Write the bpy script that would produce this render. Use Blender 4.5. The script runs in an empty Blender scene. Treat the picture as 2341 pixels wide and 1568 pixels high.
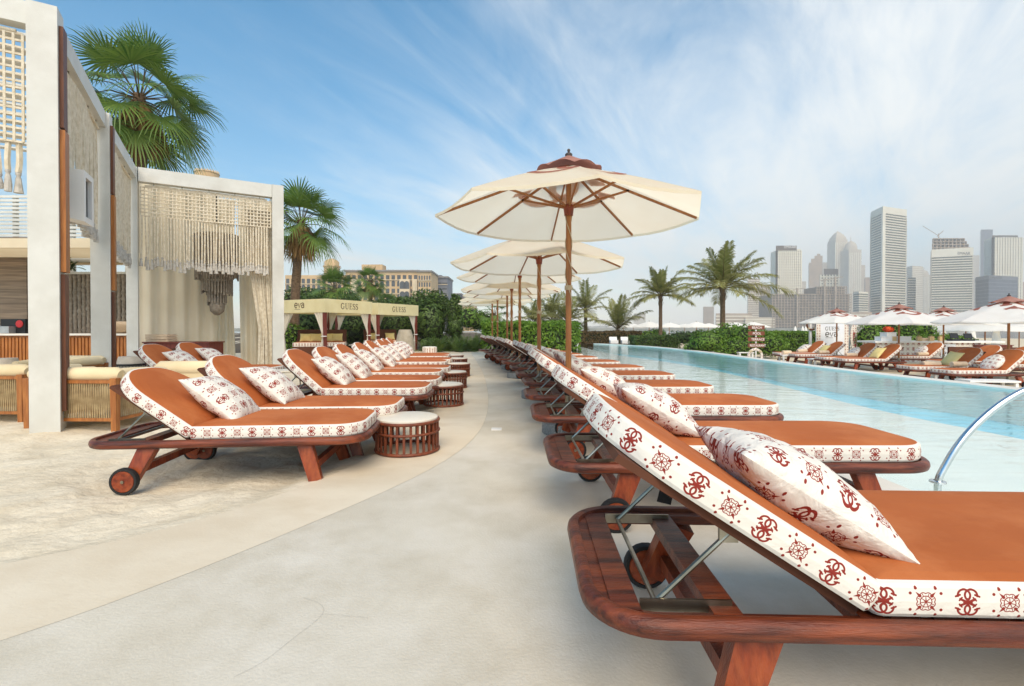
import bpy, math, random
import numpy as np
from mathutils import Vector, Matrix, noise as mnoise
R = math.radians
sc = bpy.context.scene
col = sc.collection
rnd = random.Random(7)

# ------------------------------------------------------------------ camera
CAM_H, F_PX, HOR = 1.08, 1120.0, 750.0        # eye height, focal length and horizon row in the 2341 px wide photo
cam_d = bpy.data.cameras.new('camera')
cam = bpy.data.objects.new('camera', cam_d); col.objects.link(cam)
cam_d.sensor_width = 36.0
cam_d.lens = 36.0 * F_PX / 2341.0
PITCH = 10.0 / F_PX
cam_d.shift_y = -24.0 / 2341.0
cam_d.clip_start = 0.05; cam_d.clip_end = 12000
cam.location = (0, 0, CAM_H)
cam.rotation_euler = (R(90) - PITCH, 0, 0)
sc.camera = cam

def at(px, py, d):
    """the point of the place seen at photo pixel (px, py), d metres ahead"""
    return Vector(((px - 1170.5) / F_PX * d, d, CAM_H - (py - HOR) / F_PX * d))

# ------------------------------------------------------------------ light
SUN_AZ, SUN_EL = R(176), R(48)
sc.view_settings.view_transform = 'Standard'
sc.view_settings.look = 'None'
sc.view_settings.gamma = 1.0
sc.view_settings.exposure = 0.55
world = bpy.data.worlds.new('World'); sc.world = world
world.use_nodes = True
def make_world():
    nt = world.node_tree; N = nt.nodes; Lk = nt.links; N.clear()
    out = N.new('ShaderNodeOutputWorld'); bg = N.new('ShaderNodeBackground'); Lk.new(bg.outputs[0], out.inputs[0])
    sky = N.new('ShaderNodeTexSky'); sky.sky_type = 'NISHITA'; sky.sun_disc = False
    sky.sun_elevation = SUN_EL; sky.sun_rotation = SUN_AZ
    sky.air_density = 1.0; sky.dust_density = .6; sky.ozone_density = 1.6
    bg.inputs['Strength'].default_value = 0.15
    tc = N.new('ShaderNodeTexCoord')
    sep = N.new('ShaderNodeSeparateXYZ'); Lk.new(tc.outputs['Generated'], sep.inputs[0])
    def math_(op, a, b=None, clamp=False):
        n = N.new('ShaderNodeMath'); n.operation = op; n.use_clamp = clamp
        for i, v in enumerate((a, b)):
            if v is None: continue
            if isinstance(v, (int, float)): n.inputs[i].default_value = v
            else: Lk.new(v, n.inputs[i])
        return n.outputs[0]
    zc = math_('MAXIMUM', sep.outputs[2], 0.0)
    den = math_('ADD', zc, 0.16)
    u = math_('DIVIDE', sep.outputs[0], den); v = math_('DIVIDE', sep.outputs[1], den)
    cmb = N.new('ShaderNodeCombineXYZ'); Lk.new(u, cmb.inputs[0]); Lk.new(v, cmb.inputs[1])
    def noise_(scale, detail, rough, dist, rot, sx, sy, off=0.0):
        mp = N.new('ShaderNodeMapping'); mp.vector_type = 'TEXTURE'; mp.inputs['Rotation'].default_value = (0, 0, R(rot))
        mp.inputs['Scale'].default_value = (1 / sx, 1 / sy, 1); mp.inputs['Location'].default_value = (off, off * .7, off * .3)
        Lk.new(cmb.outputs[0], mp.inputs[0])
        n = N.new('ShaderNodeTexNoise'); Lk.new(mp.outputs[0], n.inputs[0])
        n.inputs['Scale'].default_value = scale; n.inputs['Detail'].default_value = detail
        n.inputs['Roughness'].default_value = rough; n.inputs['Distortion'].default_value = dist
        return n.outputs[0]
    wisp = noise_(1.0, 9, .62, .7, 50, .40, 1.35, 3.3)
    soft = noise_(.55, 5, .55, .3, 40, .7, 1.1, 7.1)
    fine = noise_(2.4, 8, .66, 1.0, 62, .5, 1.5, 1.7)
    s = math_('ADD', math_('MULTIPLY', wisp, .62), math_('ADD', math_('MULTIPLY', soft, .34), math_('MULTIPLY', fine, .26)))
    # more cloud to the right of the view and low over the sea, as that day's cirrus lay
    bias = math_('ADD', math_('MULTIPLY', sep.outputs[0], .19), math_('MULTIPLY', math_('SUBTRACT', .42, zc), .26))
    bias = math_('SUBTRACT', bias, 0.015)
    s2 = math_('ADD', s, bias)
    mr = N.new('ShaderNodeMapRange'); Lk.new(s2, mr.inputs[0])
    mr.inputs[1].default_value = .43; mr.inputs[2].default_value = .88; mr.interpolation_type = 'SMOOTHSTEP'
    mr.inputs[3].default_value = 0; mr.inputs[4].default_value = .92
    mix = N.new('ShaderNodeMix'); mix.data_type = 'RGBA'
    Lk.new(mr.outputs[0], mix.inputs['Factor'])
    hs = N.new('ShaderNodeHueSaturation'); Lk.new(sky.outputs[0], hs.inputs['Color'])
    hs.inputs['Saturation'].default_value = 1.5; hs.inputs['Hue'].default_value = .483; hs.inputs['Value'].default_value = 1.0
    Lk.new(hs.outputs[0], mix.inputs['A'])
    mix.inputs['B'].default_value = (5.7, 5.75, 5.6, 1)
    Lk.new(mix.outputs['Result'], bg.inputs['Color'])
make_world()
sun_d = bpy.data.lights.new('sun', 'SUN'); sun_d.energy = 2.6; sun_d.angle = R(45); sun_d.color = (1.0, .86, .66)
sun = bpy.data.objects.new('sun', sun_d); col.objects.link(sun)
sdir = Vector((math.sin(SUN_AZ) * math.cos(SUN_EL), math.cos(SUN_AZ) * math.cos(SUN_EL), math.sin(SUN_EL)))
sun.rotation_euler = sdir.to_track_quat('Z', 'Y').to_euler(); sun.location = (30, 30, 60)

# ------------------------------------------------------------------ helpers
def lin(r, g, b):
    f = lambda c: (c / 255 / 12.92) if c <= 10.3 else ((c / 255 + .055) / 1.055) ** 2.4
    return (f(r), f(g), f(b))

MATS = {}
def pmat(name, c1, c2=None, scale=6.0, rough=.6, bump=0.0, bscale=60.0, stretch=(1, 1, 1), metal=0.0, spec=.4,
         c3=None, scale3=1.0, transl=0.0, detail=6, rand=True, emit=None, coat=0.0, lo=.35, hi=.65, tone_attr=None, coords='Object', nrough=.5):
    m = bpy.data.materials.new(name); m.use_nodes = True
    nt = m.node_tree; N = nt.nodes; Lk = nt.links
    b = N['Principled BSDF']
    b.inputs['Roughness'].default_value = rough; b.inputs['Metallic'].default_value = metal
    b.inputs['Specular IOR Level'].default_value = spec
    if coat: b.inputs['Coat Weight'].default_value = coat; b.inputs['Coat Roughness'].default_value = .15
    tc = N.new('ShaderNodeTexCoord'); mp = N.new('ShaderNodeMapping'); mp.inputs['Scale'].default_value = stretch
    Lk.new(tc.outputs[coords], mp.inputs[0])
    if rand:
        oi = N.new('ShaderNodeObjectInfo'); mul = N.new('ShaderNodeMath'); mul.operation = 'MULTIPLY'; mul.inputs[1].default_value = 37.0
        Lk.new(oi.outputs['Random'], mul.inputs[0]); Lk.new(mul.outputs[0], mp.inputs['Location'])
    c2 = c2 or tuple(x * .85 for x in c1)
    def ramp(fac, a, bcol, l, h):
        r = N.new('ShaderNodeValToRGB'); r.color_ramp.elements[0].position = l; r.color_ramp.elements[1].position = h
        r.color_ramp.elements[0].color = (*a, 1) if not isinstance(a, float) else (a, a, a, 1)
        r.color_ramp.elements[1].color = (*bcol, 1) if not isinstance(bcol, float) else (bcol, bcol, bcol, 1)
        Lk.new(fac, r.inputs[0]); return r.outputs[0]
    n1 = N.new('ShaderNodeTexNoise'); n1.inputs['Scale'].default_value = scale; n1.inputs['Detail'].default_value = detail; n1.inputs['Roughness'].default_value = nrough
    Lk.new(mp.outputs[0], n1.inputs[0])
    c = ramp(n1.outputs[0], c1, c2, lo, hi)
    if c3:
        n3 = N.new('ShaderNodeTexNoise'); n3.inputs['Scale'].default_value = scale3; n3.inputs['Detail'].default_value = 8
        n3.inputs['Roughness'].default_value = .65
        Lk.new(mp.outputs[0], n3.inputs[0])
        mx = N.new('ShaderNodeMix'); mx.data_type = 'RGBA'
        Lk.new(ramp(n3.outputs[0], 0.0, 1.0, .45, .72), mx.inputs['Factor']); Lk.new(c, mx.inputs['A']); mx.inputs['B'].default_value = (*c3, 1)
        c = mx.outputs['Result']
    if tone_attr:
        at_ = N.new('ShaderNodeAttribute'); at_.attribute_name = 'tone'
        mx = N.new('ShaderNodeMix'); mx.data_type = 'RGBA'; Lk.new(at_.outputs['Fac'], mx.inputs['Factor'])
        Lk.new(c, mx.inputs['A']); mx.inputs['B'].default_value = (*tone_attr, 1); c = mx.outputs['Result']
    Lk.new(c, b.inputs['Base Color'])
    if bump:
        n2 = N.new('ShaderNodeTexNoise'); n2.inputs['Scale'].default_value = bscale; n2.inputs['Detail'].default_value = 5
        Lk.new(mp.outputs[0], n2.inputs[0])
        bp = N.new('ShaderNodeBump'); bp.inputs['Strength'].default_value = bump; bp.inputs['Distance'].default_value = .02
        Lk.new(n2.outputs[0], bp.inputs['Height']); Lk.new(bp.outputs[0], b.inputs['Normal'])
    if transl:
        tr = N.new('ShaderNodeBsdfTranslucent'); Lk.new(c, tr.inputs['Color'])
        ms = N.new('ShaderNodeMixShader'); ms.inputs[0].default_value = transl
        Lk.new(b.outputs[0], ms.inputs[1]); Lk.new(tr.outputs[0], ms.inputs[2]); Lk.new(ms.outputs[0], N['Material Output'].inputs['Surface'])
    MATS[name] = m
    return m

class MB:
    def __init__(s): s.v = []; s.f = []; s.m = []; s.uv = []
    def add(s, vs, fs, mi=0, uvs=None):
        o = len(s.v); s.v += [tuple(p) for p in vs]
        for k, f in enumerate(fs):
            s.f.append(tuple(i + o for i in f)); s.m.append(mi)
            s.uv.append(uvs[k] if uvs else None)
    def box(s, c, d, rot=None, mi=0, taper=1.0):
        x, y, z = d[0] / 2, d[1] / 2, d[2] / 2
        vs = [Vector((sx * x * (taper if sz > 0 else 1), sy * y * (taper if sz > 0 else 1), sz * z)) for sz in (-1, 1) for sy in (-1, 1) for sx in (-1, 1)]
        if rot is not None: vs = [rot @ v for v in vs]
        vs = [v + Vector(c) for v in vs]
        s.add(vs, [(0, 2, 3, 1), (4, 5, 7, 6), (0, 1, 5, 4), (2, 6, 7, 3), (0, 4, 6, 2), (1, 3, 7, 5)], mi)
    def bar(s, p, q, w, h, up=(0, 0, 1), mi=0, w2=None, h2=None):
        p = Vector(p); q = Vector(q); d = (q - p).normalized(); u = Vector(up)
        a = d.cross(u)
        if a.length < 1e-4: a = d.cross(Vector((1, 0, 0)))
        a.normalize(); b = a.cross(d).normalized()
        w2 = w2 or w; h2 = h2 or h
        vs = []
        for P, W, H in ((p, w, h), (q, w2, h2)):
            for sb in (-1, 1):
                for sa in (-1, 1): vs.append(P + a * sa * W / 2 + b * sb * H / 2)
        s.add(vs, [(0, 2, 3, 1), (4, 5, 7, 6), (0, 1, 5, 4), (2, 6, 7, 3), (0, 4, 6, 2), (1, 3, 7, 5)], mi)
    def tube(s, pts, r, n=8, cap=True, mi=0):
        pts = [Vector(p) for p in pts]; k = len(pts)
        rs = r if isinstance(r, (list, tuple)) else [r] * k
        vs = []; prev = None
        for i, p in enumerate(pts):
            d = (pts[min(i + 1, k - 1)] - pts[max(i - 1, 0)]).normalized()
            if prev is None:
                a = d.cross(Vector((0, 0, 1)))
                if a.length < 1e-3: a = d.cross(Vector((1, 0, 0)))
            else: a = prev - d * prev.dot(d)
            a.normalize(); prev = a; b = d.cross(a)
            for j in range(n):
                t = 2 * math.pi * j / n
                vs.append(p + (a * math.cos(t) + b * math.sin(t)) * rs[i])
        fs = [(i * n + j, i * n + (j + 1) % n, (i + 1) * n + (j + 1) % n, (i + 1) * n + j) for i in range(k - 1) for j in range(n)]
        if cap: fs += [tuple(range(n - 1, -1, -1)), tuple((k - 1) * n + j for j in range(n))]
        s.add(vs, fs, mi)
    def lathe(s, prof, n=24, c=(0, 0, 0), mi=0, cap=True):
        vs = []; k = len(prof)
        for r, z in prof:
            for j in range(n):
                t = 2 * math.pi * j / n; vs.append((c[0] + r * math.cos(t), c[1] + r * math.sin(t), c[2] + z))
        fs = [(i * n + j, i * n + (j + 1) % n, (i + 1) * n + (j + 1) % n, (i + 1) * n + j) for i in range(k - 1) for j in range(n)]
        if cap:
            fs.append(tuple(range(n - 1, -1, -1))); fs.append(tuple((k - 1) * n + j for j in range(n)))
        s.add(vs, fs, mi)
    def prism(s, poly, z0, z1, mi=0):
        n = len(poly)
        vs = [(x, y, z0) for x, y in poly] + [(x, y, z1) for x, y in poly]
        s.add(vs, [tuple(range(n - 1, -1, -1)), tuple(range(n, 2 * n))] + [(i, (i + 1) % n, n + (i + 1) % n, n + i) for i in range(n)], mi)
    def build(s, name, mats, parent=None, smooth=None, loc=None, rz=None):
        me = bpy.data.meshes.new(name); me.from_pydata(s.v, [], s.f)
        if not isinstance(mats, (list, tuple)): mats = [mats]
        for m in mats: me.materials.append(m)
        if len(mats) > 1: me.polygons.foreach_set('material_index', s.m)
        if any(u is not None for u in s.uv):
            ul = me.uv_layers.new(name='UVMap'); flat = []
            for f, u in zip(s.f, s.uv):
                if u is None: flat += [0.0, 0.0] * len(f)
                else:
                    for p in u: flat += [p[0], p[1]]
            ul.data.foreach_set('uv', flat)
        me.validate(); me.update()
        if smooth:
            me.polygons.foreach_set('use_smooth', [True] * len(me.polygons))
            me.set_sharp_from_angle(angle=R(smooth))
        return link(name, me, parent, loc, rz)

def link(name, data, parent=None, loc=None, rz=None):
    o = bpy.data.objects.new(name, data); col.objects.link(o)
    if parent: o.parent = parent
    if loc is not None: o.location = loc
    if rz is not None: o.rotation_euler = (0, 0, rz)
    return o
def tag(o, label=None, cat=None, group=None, kind=None):
    if label: o['label'] = label
    if cat: o['category'] = cat
    if group: o['group'] = group
    if kind: o['kind'] = kind
    return o
def thing(name, label, cat, loc=(0, 0, 0), rz=0, group=None):
    o = link(name, None, None, loc, rz); o.empty_display_size = .2
    return tag(o, label, cat, group)
def children(o): return [c for c in bpy.data.objects if c.parent == o]
KIDS = {}
def kids(o):
    if o.name not in KIDS: KIDS[o.name] = [c for c in col.objects if c.parent == o]
    return KIDS[o.name]
def copy_tree(o, parent=None):
    c = o.copy(); col.objects.link(c)
    if parent: c.parent = parent
    for ch in kids(o): copy_tree(ch, c)
    return c
def put(o, loc, rz, label, group=None, dup=True):
    c = copy_tree(o) if dup else o
    c.location = loc; c.rotation_euler = (0, 0, rz); c['label'] = label
    if group: c['group'] = group
    return c

def rounded(L, W, r0, r1, n=8):
    """outline of a rounded rectangle, x from 0 to L, y from -W/2 to W/2; r0 corner radius at x=0, r1 at x=L"""
    pts = []
    for cx, cy, r, a0 in ((L - r1, -W / 2 + r1, r1, -90), (L - r1, W / 2 - r1, r1, 0), (r0, W / 2 - r0, r0, 90), (r0, -W / 2 + r0, r0, 180)):
        for i in range(n + 1):
            a = R(a0 + 90 * i / n); pts.append((cx + r * math.cos(a), cy + r * math.sin(a)))
    return pts

def densify(pts, step):
    out = []; n = len(pts)
    for i in range(n):
        a, b = pts[i], pts[(i + 1) % n]; L = math.dist(a, b); k = max(1, int(L / step))
        for j in range(k): t = j / k; out.append((a[0] + (b[0] - a[0]) * t, a[1] + (b[1] - a[1]) * t))
    return out

# ------------------------------------------------------------------ marks: strokes with widths, drawn as ribbons or as pixels
def arc(cx, cy, rx, ry, a0, a1, n=22):
    return [(cx + rx * math.cos(R(a0 + (a1 - a0) * i / n)), cy + ry * math.sin(R(a0 + (a1 - a0) * i / n))) for i in range(n + 1)]
def emblem_strokes():
    S = []
    for sx in (-1, 1):
        for sy in (-1, 1):
            a = [(sx * x, sy * y) for x, y in arc(.25, .53, .44, .43, -8, 238)]
            S.append((a, [.155] * len(a)))
            S.append(([(sx * .54, sy * .56), (sx * .84, sy * .44)], [.15, .15]))
            S.append(([(sx * .0, sy * .0), (sx * .52, sy * .24)], [.19, .19]))
            S.append(([(sx * .40, sy * .36), (sx * .60, sy * .14)], [.12, .12]))
    S.append(([(-.3, 0), (.3, 0)], [.1, .1])); S.append(([(0, -.25), (0, .25)], [.16, .16]))
    return S
def wheel_strokes():
    S = []
    S.append((arc(0, 0, .46, .46, 0, 360, 28), [.075] * 29))
    for k in range(7):
        a = R(90 + k * 360 / 7); S.append(([(0, 0), (.46 * math.cos(a), .46 * math.sin(a))], [.1, .05]))
    w = [((.70 + .07 * abs(math.sin(4 * R(t))) * 1.6 - .04) * math.cos(R(t)), (.70 + .07 * abs(math.sin(4 * R(t))) * 1.6 - .04) * math.sin(R(t))) for t in range(0, 361, 6)]
    S.append((w, [.075] * len(w)))
    for k in range(8):
        a = R(22.5 + k * 45); S.append(([(.46 * math.cos(a), .46 * math.sin(a)), (.68 * math.cos(a), .68 * math.sin(a))], [.06, .06]))
    for k in range(4):
        a = R(45 + k * 90); S.append(([(.66 * math.cos(a), .66 * math.sin(a)), (1.1 * math.cos(a), 1.1 * math.sin(a))], [.26, .02]))
    return S
def guess_strokes():
    """the word in roman capitals with thick and thin strokes, cap height 1"""
    S = []; x = 0.0
    def st(pts, ws): S.append(([(x + p[0], p[1]) for p in pts], ws if isinstance(ws, list) else [ws] * len(pts)))
    TK, TN = .15, .05
    # G
    a = arc(.44, .5, .38, .48, 48, 318, 26); st(a, [TN + (TK - TN) * max(0, math.sin(math.pi * (i / 26))) ** .7 for i in range(27)])
    st([(.70, .10), (.70, .44)], TK * .85); st([(.54, .45), (.86, .45)], TN); st([(.70, .70), (.73, .94)], TN * 1.6)
    x += 1.02
    # U
    st([(.17, .98), (.17, .32)] + arc(.45, .32, .28, .30, 180, 300, 10), [TK, TK] + [TK - (TK - TN) * i / 10 for i in range(11)])
    st(arc(.45, .32, .28, .30, 300, 360, 4) + [(.73, .98)], TN * 1.3); st([(0, .975), (.34, .975)], TN); st([(.60, .975), (.88, .975)], TN)
    x += 1.0
    # E
    st([(.2, .02), (.2, .98)], TK); st([(.04, .975), (.68, .975)], TN); st([(.04, .025), (.72, .025)], TN); st([(.2, .52), (.52, .52)], TN)
    st([(.66, .98), (.68, .76)], TN * 1.4); st([(.70, .02), (.74, .26)], TN * 1.4); st([(.52, .40), (.52, .64)], TN * 1.2)
    x += .86
    for _ in range(2):
        p = arc(.32, .745, .21, .215, 30, 250, 14) + arc(.33, .26, .24, .235, 70, -140, 16)
        st(p, [TN + (TK - TN) * max(0, math.sin(math.pi * i / (len(p) - 1))) for i in range(len(p))])
        st([(.52, .74), (.54, .96)], TN * 1.4); st([(.08, .04), (.10, .27)], TN * 1.4)
        x += .70
    return S, x
def eva_strokes():
    S = []; w = .11
    S.append(([(.08, .36), (.56, .36)] + arc(.32, .36, .24, .30, 0, 310, 20), [w] * 23))
    S.append(([(.70, .64), (.92, .06), (1.14, .64)], [w] * 3))
    S.append((arc(1.52, .24, .22, .18, 0, 360, 20), [w] * 21)); S.append((arc(1.50, .44, .24, .22, 150, 0, 10) + [(1.74, .06)], [w] * 12))
    S.append(([(.06, -.12), (1.1, -.12)], [.04, .04]))
    return S, 1.8
def ribbon(mb, strokes, place, mi=0, maxseg=None):
    """strokes as flat ribbons; place(u, v) gives the 3D point on the printed surface"""
    for pts, ws in strokes:
        if maxseg:
            P, W = [], []
            for i in range(len(pts) - 1):
                k = max(1, int(math.dist(pts[i], pts[i + 1]) / maxseg))
                for j in range(k):
                    t = j / k; P.append((pts[i][0] + (pts[i + 1][0] - pts[i][0]) * t, pts[i][1] + (pts[i + 1][1] - pts[i][1]) * t)); W.append(ws[i] + (ws[i + 1] - ws[i]) * t)
            P.append(pts[-1]); W.append(ws[-1]); pts, ws = P, W
        vs = []; n = len(pts)
        for i, p in enumerate(pts):
            a, b = pts[max(i - 1, 0)], pts[min(i + 1, n - 1)]
            dx, dy = b[0] - a[0], b[1] - a[1]; l = math.hypot(dx, dy) or 1
            nx, ny = -dy / l, dx / l; h = ws[i] / 2
            vs.append(place(p[0] + nx * h, p[1] + ny * h)); vs.append(place(p[0] - nx * h, p[1] - ny * h))
        mb.add(vs, [(2 * i, 2 * i + 1, 2 * i + 3, 2 * i + 2) for i in range(n - 1)], mi)
def text_obj(name, s, size, mat, parent, loc, rot, ext=.004, align='CENTER', sx=1.0):
    cu = bpy.data.curves.new(name, 'FONT'); cu.body = s; cu.size = size; cu.align_x = align; cu.extrude = ext
    t = bpy.data.objects.new(name, cu); col.objects.link(t)
    me = bpy.data.meshes.new_from_object(t.evaluated_get(bpy.context.evaluated_depsgraph_get()))
    bpy.data.objects.remove(t); me.name = name
    me.materials.clear(); me.materials.append(mat)
    o = link(name, me, parent, loc); o.rotation_euler = rot; o.scale = (sx, 1, 1)
    return o

# ---- the repeat printed on the cushions, drawn stroke by stroke
def make_print():
    n = 256; W = 2 * n
    yy, xx = np.mgrid[0:W, 0:W].astype(np.float64)
    ink = np.zeros((W, W))
    def draw(strokes, cx, cy, s):
        for pts, ws in strokes:
            for i in range(len(pts) - 1):
                (x0, y0), (x1, y1) = pts[i], pts[i + 1]
                x0, y0, x1, y1 = cx + x0 * s, cy + y0 * s, cx + x1 * s, cy + y1 * s
                m = max(ws) * s + 3
                ax, bx = int(max(0, min(x0, x1) - m)), int(min(W, max(x0, x1) + m)); ay, by = int(max(0, min(y0, y1) - m)), int(min(W, max(y0, y1) + m))
                if bx <= ax or by <= ay: continue
                X, Y = xx[ay:by, ax:bx], yy[ay:by, ax:bx]
                dx, dy = x1 - x0, y1 - y0; L2 = dx * dx + dy * dy + 1e-9
                t = np.clip(((X - x0) * dx + (Y - y0) * dy) / L2, 0, 1)
                d = np.hypot(X - x0 - t * dx, Y - y0 - t * dy)
                w = (ws[i] + (ws[i + 1] - ws[i]) * t) * s / 2
                ink[ay:by, ax:bx] = np.maximum(ink[ay:by, ax:bx], np.clip(w - d + .5, 0, 1))
    e, w = emblem_strokes(), wheel_strokes()
    for cx, cy in ((n / 2, n / 2), (1.5 * n, 1.5 * n)): draw(e, cx, cy, n * .335)
    for cx, cy in ((1.5 * n, n / 2), (n / 2, 1.5 * n)): draw(w, cx, cy, n * .305)
    dot = [([(0, 0), (.001, 0)], [1.0, 1.0])]
    for cx, cy in ((1.5, .5), (.5, 1.5)):
        for sx in (-1, 1):
            for sy in (-1, 1):
                for q, t in ((.37, .21), (.24, .335)):
                    draw(dot, (cx + sx * q) * n, (cy + sy * t) * n, n * .075)
    px = np.ones((W, W, 4), np.float32)
    bgc = np.array([222, 215, 203]) / 255.; ik = np.array([134, 44, 34]) / 255.
    px[..., :3] = bgc * (1 - ink[..., None]) + ik * ink[..., None]
    im = bpy.data.images.new('monogram_print', W, W); im.pixels.foreach_set(px.ravel()); im.pack()
    return im
PRINT = make_print()
def print_mat(name, rough=.75, bump=.08, bscale=9.0):
    m = bpy.data.materials.new(name); m.use_nodes = True; N = m.node_tree.nodes; Lk = m.node_tree.links
    b = N['Principled BSDF']; b.inputs['Roughness'].default_value = rough; b.inputs['Specular IOR Level'].default_value = .25
    uv = N.new('ShaderNodeUVMap'); uv.uv_map = 'UVMap'
    t = N.new('ShaderNodeTexImage'); t.image = PRINT; Lk.new(uv.outputs[0], t.inputs[0]); Lk.new(t.outputs[0], b.inputs['Base Color'])
    tc = N.new('ShaderNodeTexCoord'); n2 = N.new('ShaderNodeTexNoise'); n2.inputs['Scale'].default_value = bscale; n2.inputs['Detail'].default_value = 4
    n2.inputs['Distortion'].default_value = .6
    Lk.new(tc.outputs['Object'], n2.inputs[0]); bp = N.new('ShaderNodeBump'); bp.inputs['Strength'].default_value = bump * 4; bp.inputs['Distance'].default_value = .03
    Lk.new(n2.outputs[0], bp.inputs['Height']); Lk.new(bp.outputs[0], b.inputs['Normal'])
    return m

# ------------------------------------------------------------------ materials
M = {}
M['print'] = print_mat('monogram canvas')
M['pillow'] = print_mat('monogram pillow cloth', bump=.22, bscale=11)
M['rust'] = pmat('rust canvas', lin(176, 96, 48), lin(168, 90, 44), 3, .8, .32, 6, c3=lin(190, 114, 66), scale3=2.2, spec=.2)
M['rust_dark'] = pmat('rust canvas underside', lin(96, 56, 36), lin(84, 48, 30), 4, .85)
M['wood'] = pmat('oiled mahogany', lin(100, 44, 27), lin(54, 24, 16), 5, .38, .3, 34, (1, 10, 10), c3=lin(146, 72, 38), scale3=1.6, coat=.08, spec=.35)
M['wood_leg'] = pmat('oiled mahogany leg', lin(138, 58, 28), lin(100, 38, 18), 7, .35, .2, 30, (6, 6, 1.4), c3=lin(156, 78, 40), scale3=2.5, coat=.08, spec=.35)
M['wood_dark'] = pmat('dark stained wood', lin(84, 48, 34), lin(62, 34, 24), 7, .5, .2, 30, (1, 8, 8))
M['pole'] = pmat('brown varnished pole', lin(162, 108, 58), lin(138, 86, 44), 6, .4, .1, 40, (8, 8, .6))
M['steel'] = pmat('brushed steel', lin(170, 165, 150), lin(130, 122, 106), 9, .35, metal=1.0)
M['chrome'] = pmat('polished steel tube', lin(215, 218, 220), lin(200, 204, 206), 9, .24, metal=1.0)
M['rubber'] = pmat('black rubber', lin(36, 34, 33), lin(26, 25, 24), 9, .7)
M['strap'] = pmat('black webbing', lin(40, 38, 38), lin(30, 28, 28), 20, .8)
M['granite'] = pmat('grey granite', lin(150, 150, 146), lin(96, 96, 94), 90, .6, .1, 90)
M['canvas'] = pmat('cream parasol canvas', lin(252, 244, 222), lin(249, 239, 215), 2.5, .85, .05, 90, transl=.60)
M['canvas_white'] = pmat('white parasol canvas', lin(250, 248, 242), lin(244, 241, 234), 2.5, .85, transl=.4)
M['vent'] = pmat('brown parasol vent canvas', lin(184, 134, 118), lin(166, 114, 98), 4, .85, transl=.25)
M['ink'] = pmat('brown canvas print', lin(186, 124, 108), lin(178, 116, 100), 4, .85, transl=.5)
M['finial'] = pmat('dark finial', lin(74, 62, 56), lin(60, 50, 45), 8, .5)
M['rope_cord'] = pmat('pale cord', lin(196, 180, 150), lin(176, 160, 130), 30, .9)
M['white_paint'] = pmat('white painted steel', lin(214, 213, 206), lin(203, 202, 194), 2.2, .45, .04, 40, c3=lin(192, 189, 180), scale3=1.2)
M['honey'] = pmat('honey coloured timber', lin(176, 112, 52), lin(146, 86, 36), 4, .45, .15, 40, (7, 7, .8))
M['brown_timber'] = pmat('brown timber', lin(112, 66, 40), lin(90, 50, 30), 4, .5, .15, 40, (7, 7, .8))
M['macrame'] = pmat('cotton macrame rope', lin(234, 223, 202), lin(212, 198, 172), 14, .9, .6, 120)
M['tassel'] = pmat('cotton tassel', lin(206, 200, 190), lin(178, 172, 162), 20, .95, .5, 140)
M['grey_macrame'] = pmat('grey macrame', lin(160, 148, 132), lin(132, 120, 106), 14, .95, .5, 90)
M['drape'] = pmat('cream drape', lin(240, 228, 203), lin(232, 218, 190), 1.5, .9, .06, 120, transl=.3)
M['sheer'] = pmat('pale sheer curtain', lin(244, 238, 226), lin(236, 228, 212), 3, .9, transl=.45)
M['cabana'] = pmat('pale yellow canvas', lin(240, 230, 188), lin(234, 222, 176), 3, .85, .05, 60, transl=.3)
M['redwood'] = pmat('reddish brown post', lin(118, 50, 36), lin(98, 38, 28), 5, .45, .1, 30, (6, 6, 1))
M['letter'] = pmat('dark brown lettering', lin(92, 66, 44), lin(86, 60, 40), 5, .7)
M['letter_dark'] = pmat('charcoal lettering', lin(70, 66, 62), lin(62, 58, 55), 5, .7)
M['letter_white'] = pmat('white lettering', lin(238, 234, 228), lin(232, 228, 222), 5, .6)
M['rattan'] = pmat('brown rattan', lin(128, 66, 40), lin(96, 46, 28), 18, .45, .3, 90)
M['tray'] = pmat('off white table top', lin(222, 214, 198), lin(212, 203, 186), 3, .5)
M['cream'] = pmat('cream upholstery', lin(226, 206, 168), lin(214, 194, 154), 3, .9, .12, 180)
M['weave'] = pmat('tan woven cord', lin(176, 152, 112), lin(146, 122, 86), 12, .85, .4, 150)
M['teak'] = pmat('teak', lin(172, 110, 56), lin(142, 84, 40), 5, .45, .15, 40, (6, 6, 1))
M['towel'] = pmat('beige towel', lin(222, 198, 168), lin(206, 180, 150), 8, .95, .5, 120)
M['yellow'] = pmat('pale yellow cushion', lin(226, 206, 142), lin(214, 192, 126), 4, .9, .2, 14)
M['travertine'] = pmat('striped stone wall', lin(150, 130, 108), lin(112, 96, 80), 2.2, .6, .1, 30, (.4, .4, 9))
M['marble'] = pmat('white counter top', lin(228, 222, 212), lin(216, 210, 200), 2, .3)
M['brass'] = pmat('polished brass', lin(196, 152, 70), lin(176, 130, 54), 6, .25, metal=1.0)
M['black'] = pmat('black plastic', lin(28, 28, 30), lin(20, 20, 22), 6, .4)
M['silver'] = pmat('silver plastic', lin(180, 182, 184), lin(160, 162, 165), 6, .35, metal=.6)
M['orange'] = pmat('orange petals', lin(226, 92, 30), lin(206, 60, 22), 20, .7)
M['kraft'] = pmat('gold paper', lin(206, 176, 128), lin(190, 158, 110), 6, .6)
M['red'] = pmat('red enamel', lin(170, 40, 44), lin(150, 30, 36), 6, .4)
M['white'] = pmat('plain white', lin(230, 228, 224), lin(220, 218, 214), 3, .5)
M['board_white'] = pmat('white board', lin(222, 224, 228), lin(216, 218, 222), 2, .5)
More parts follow.
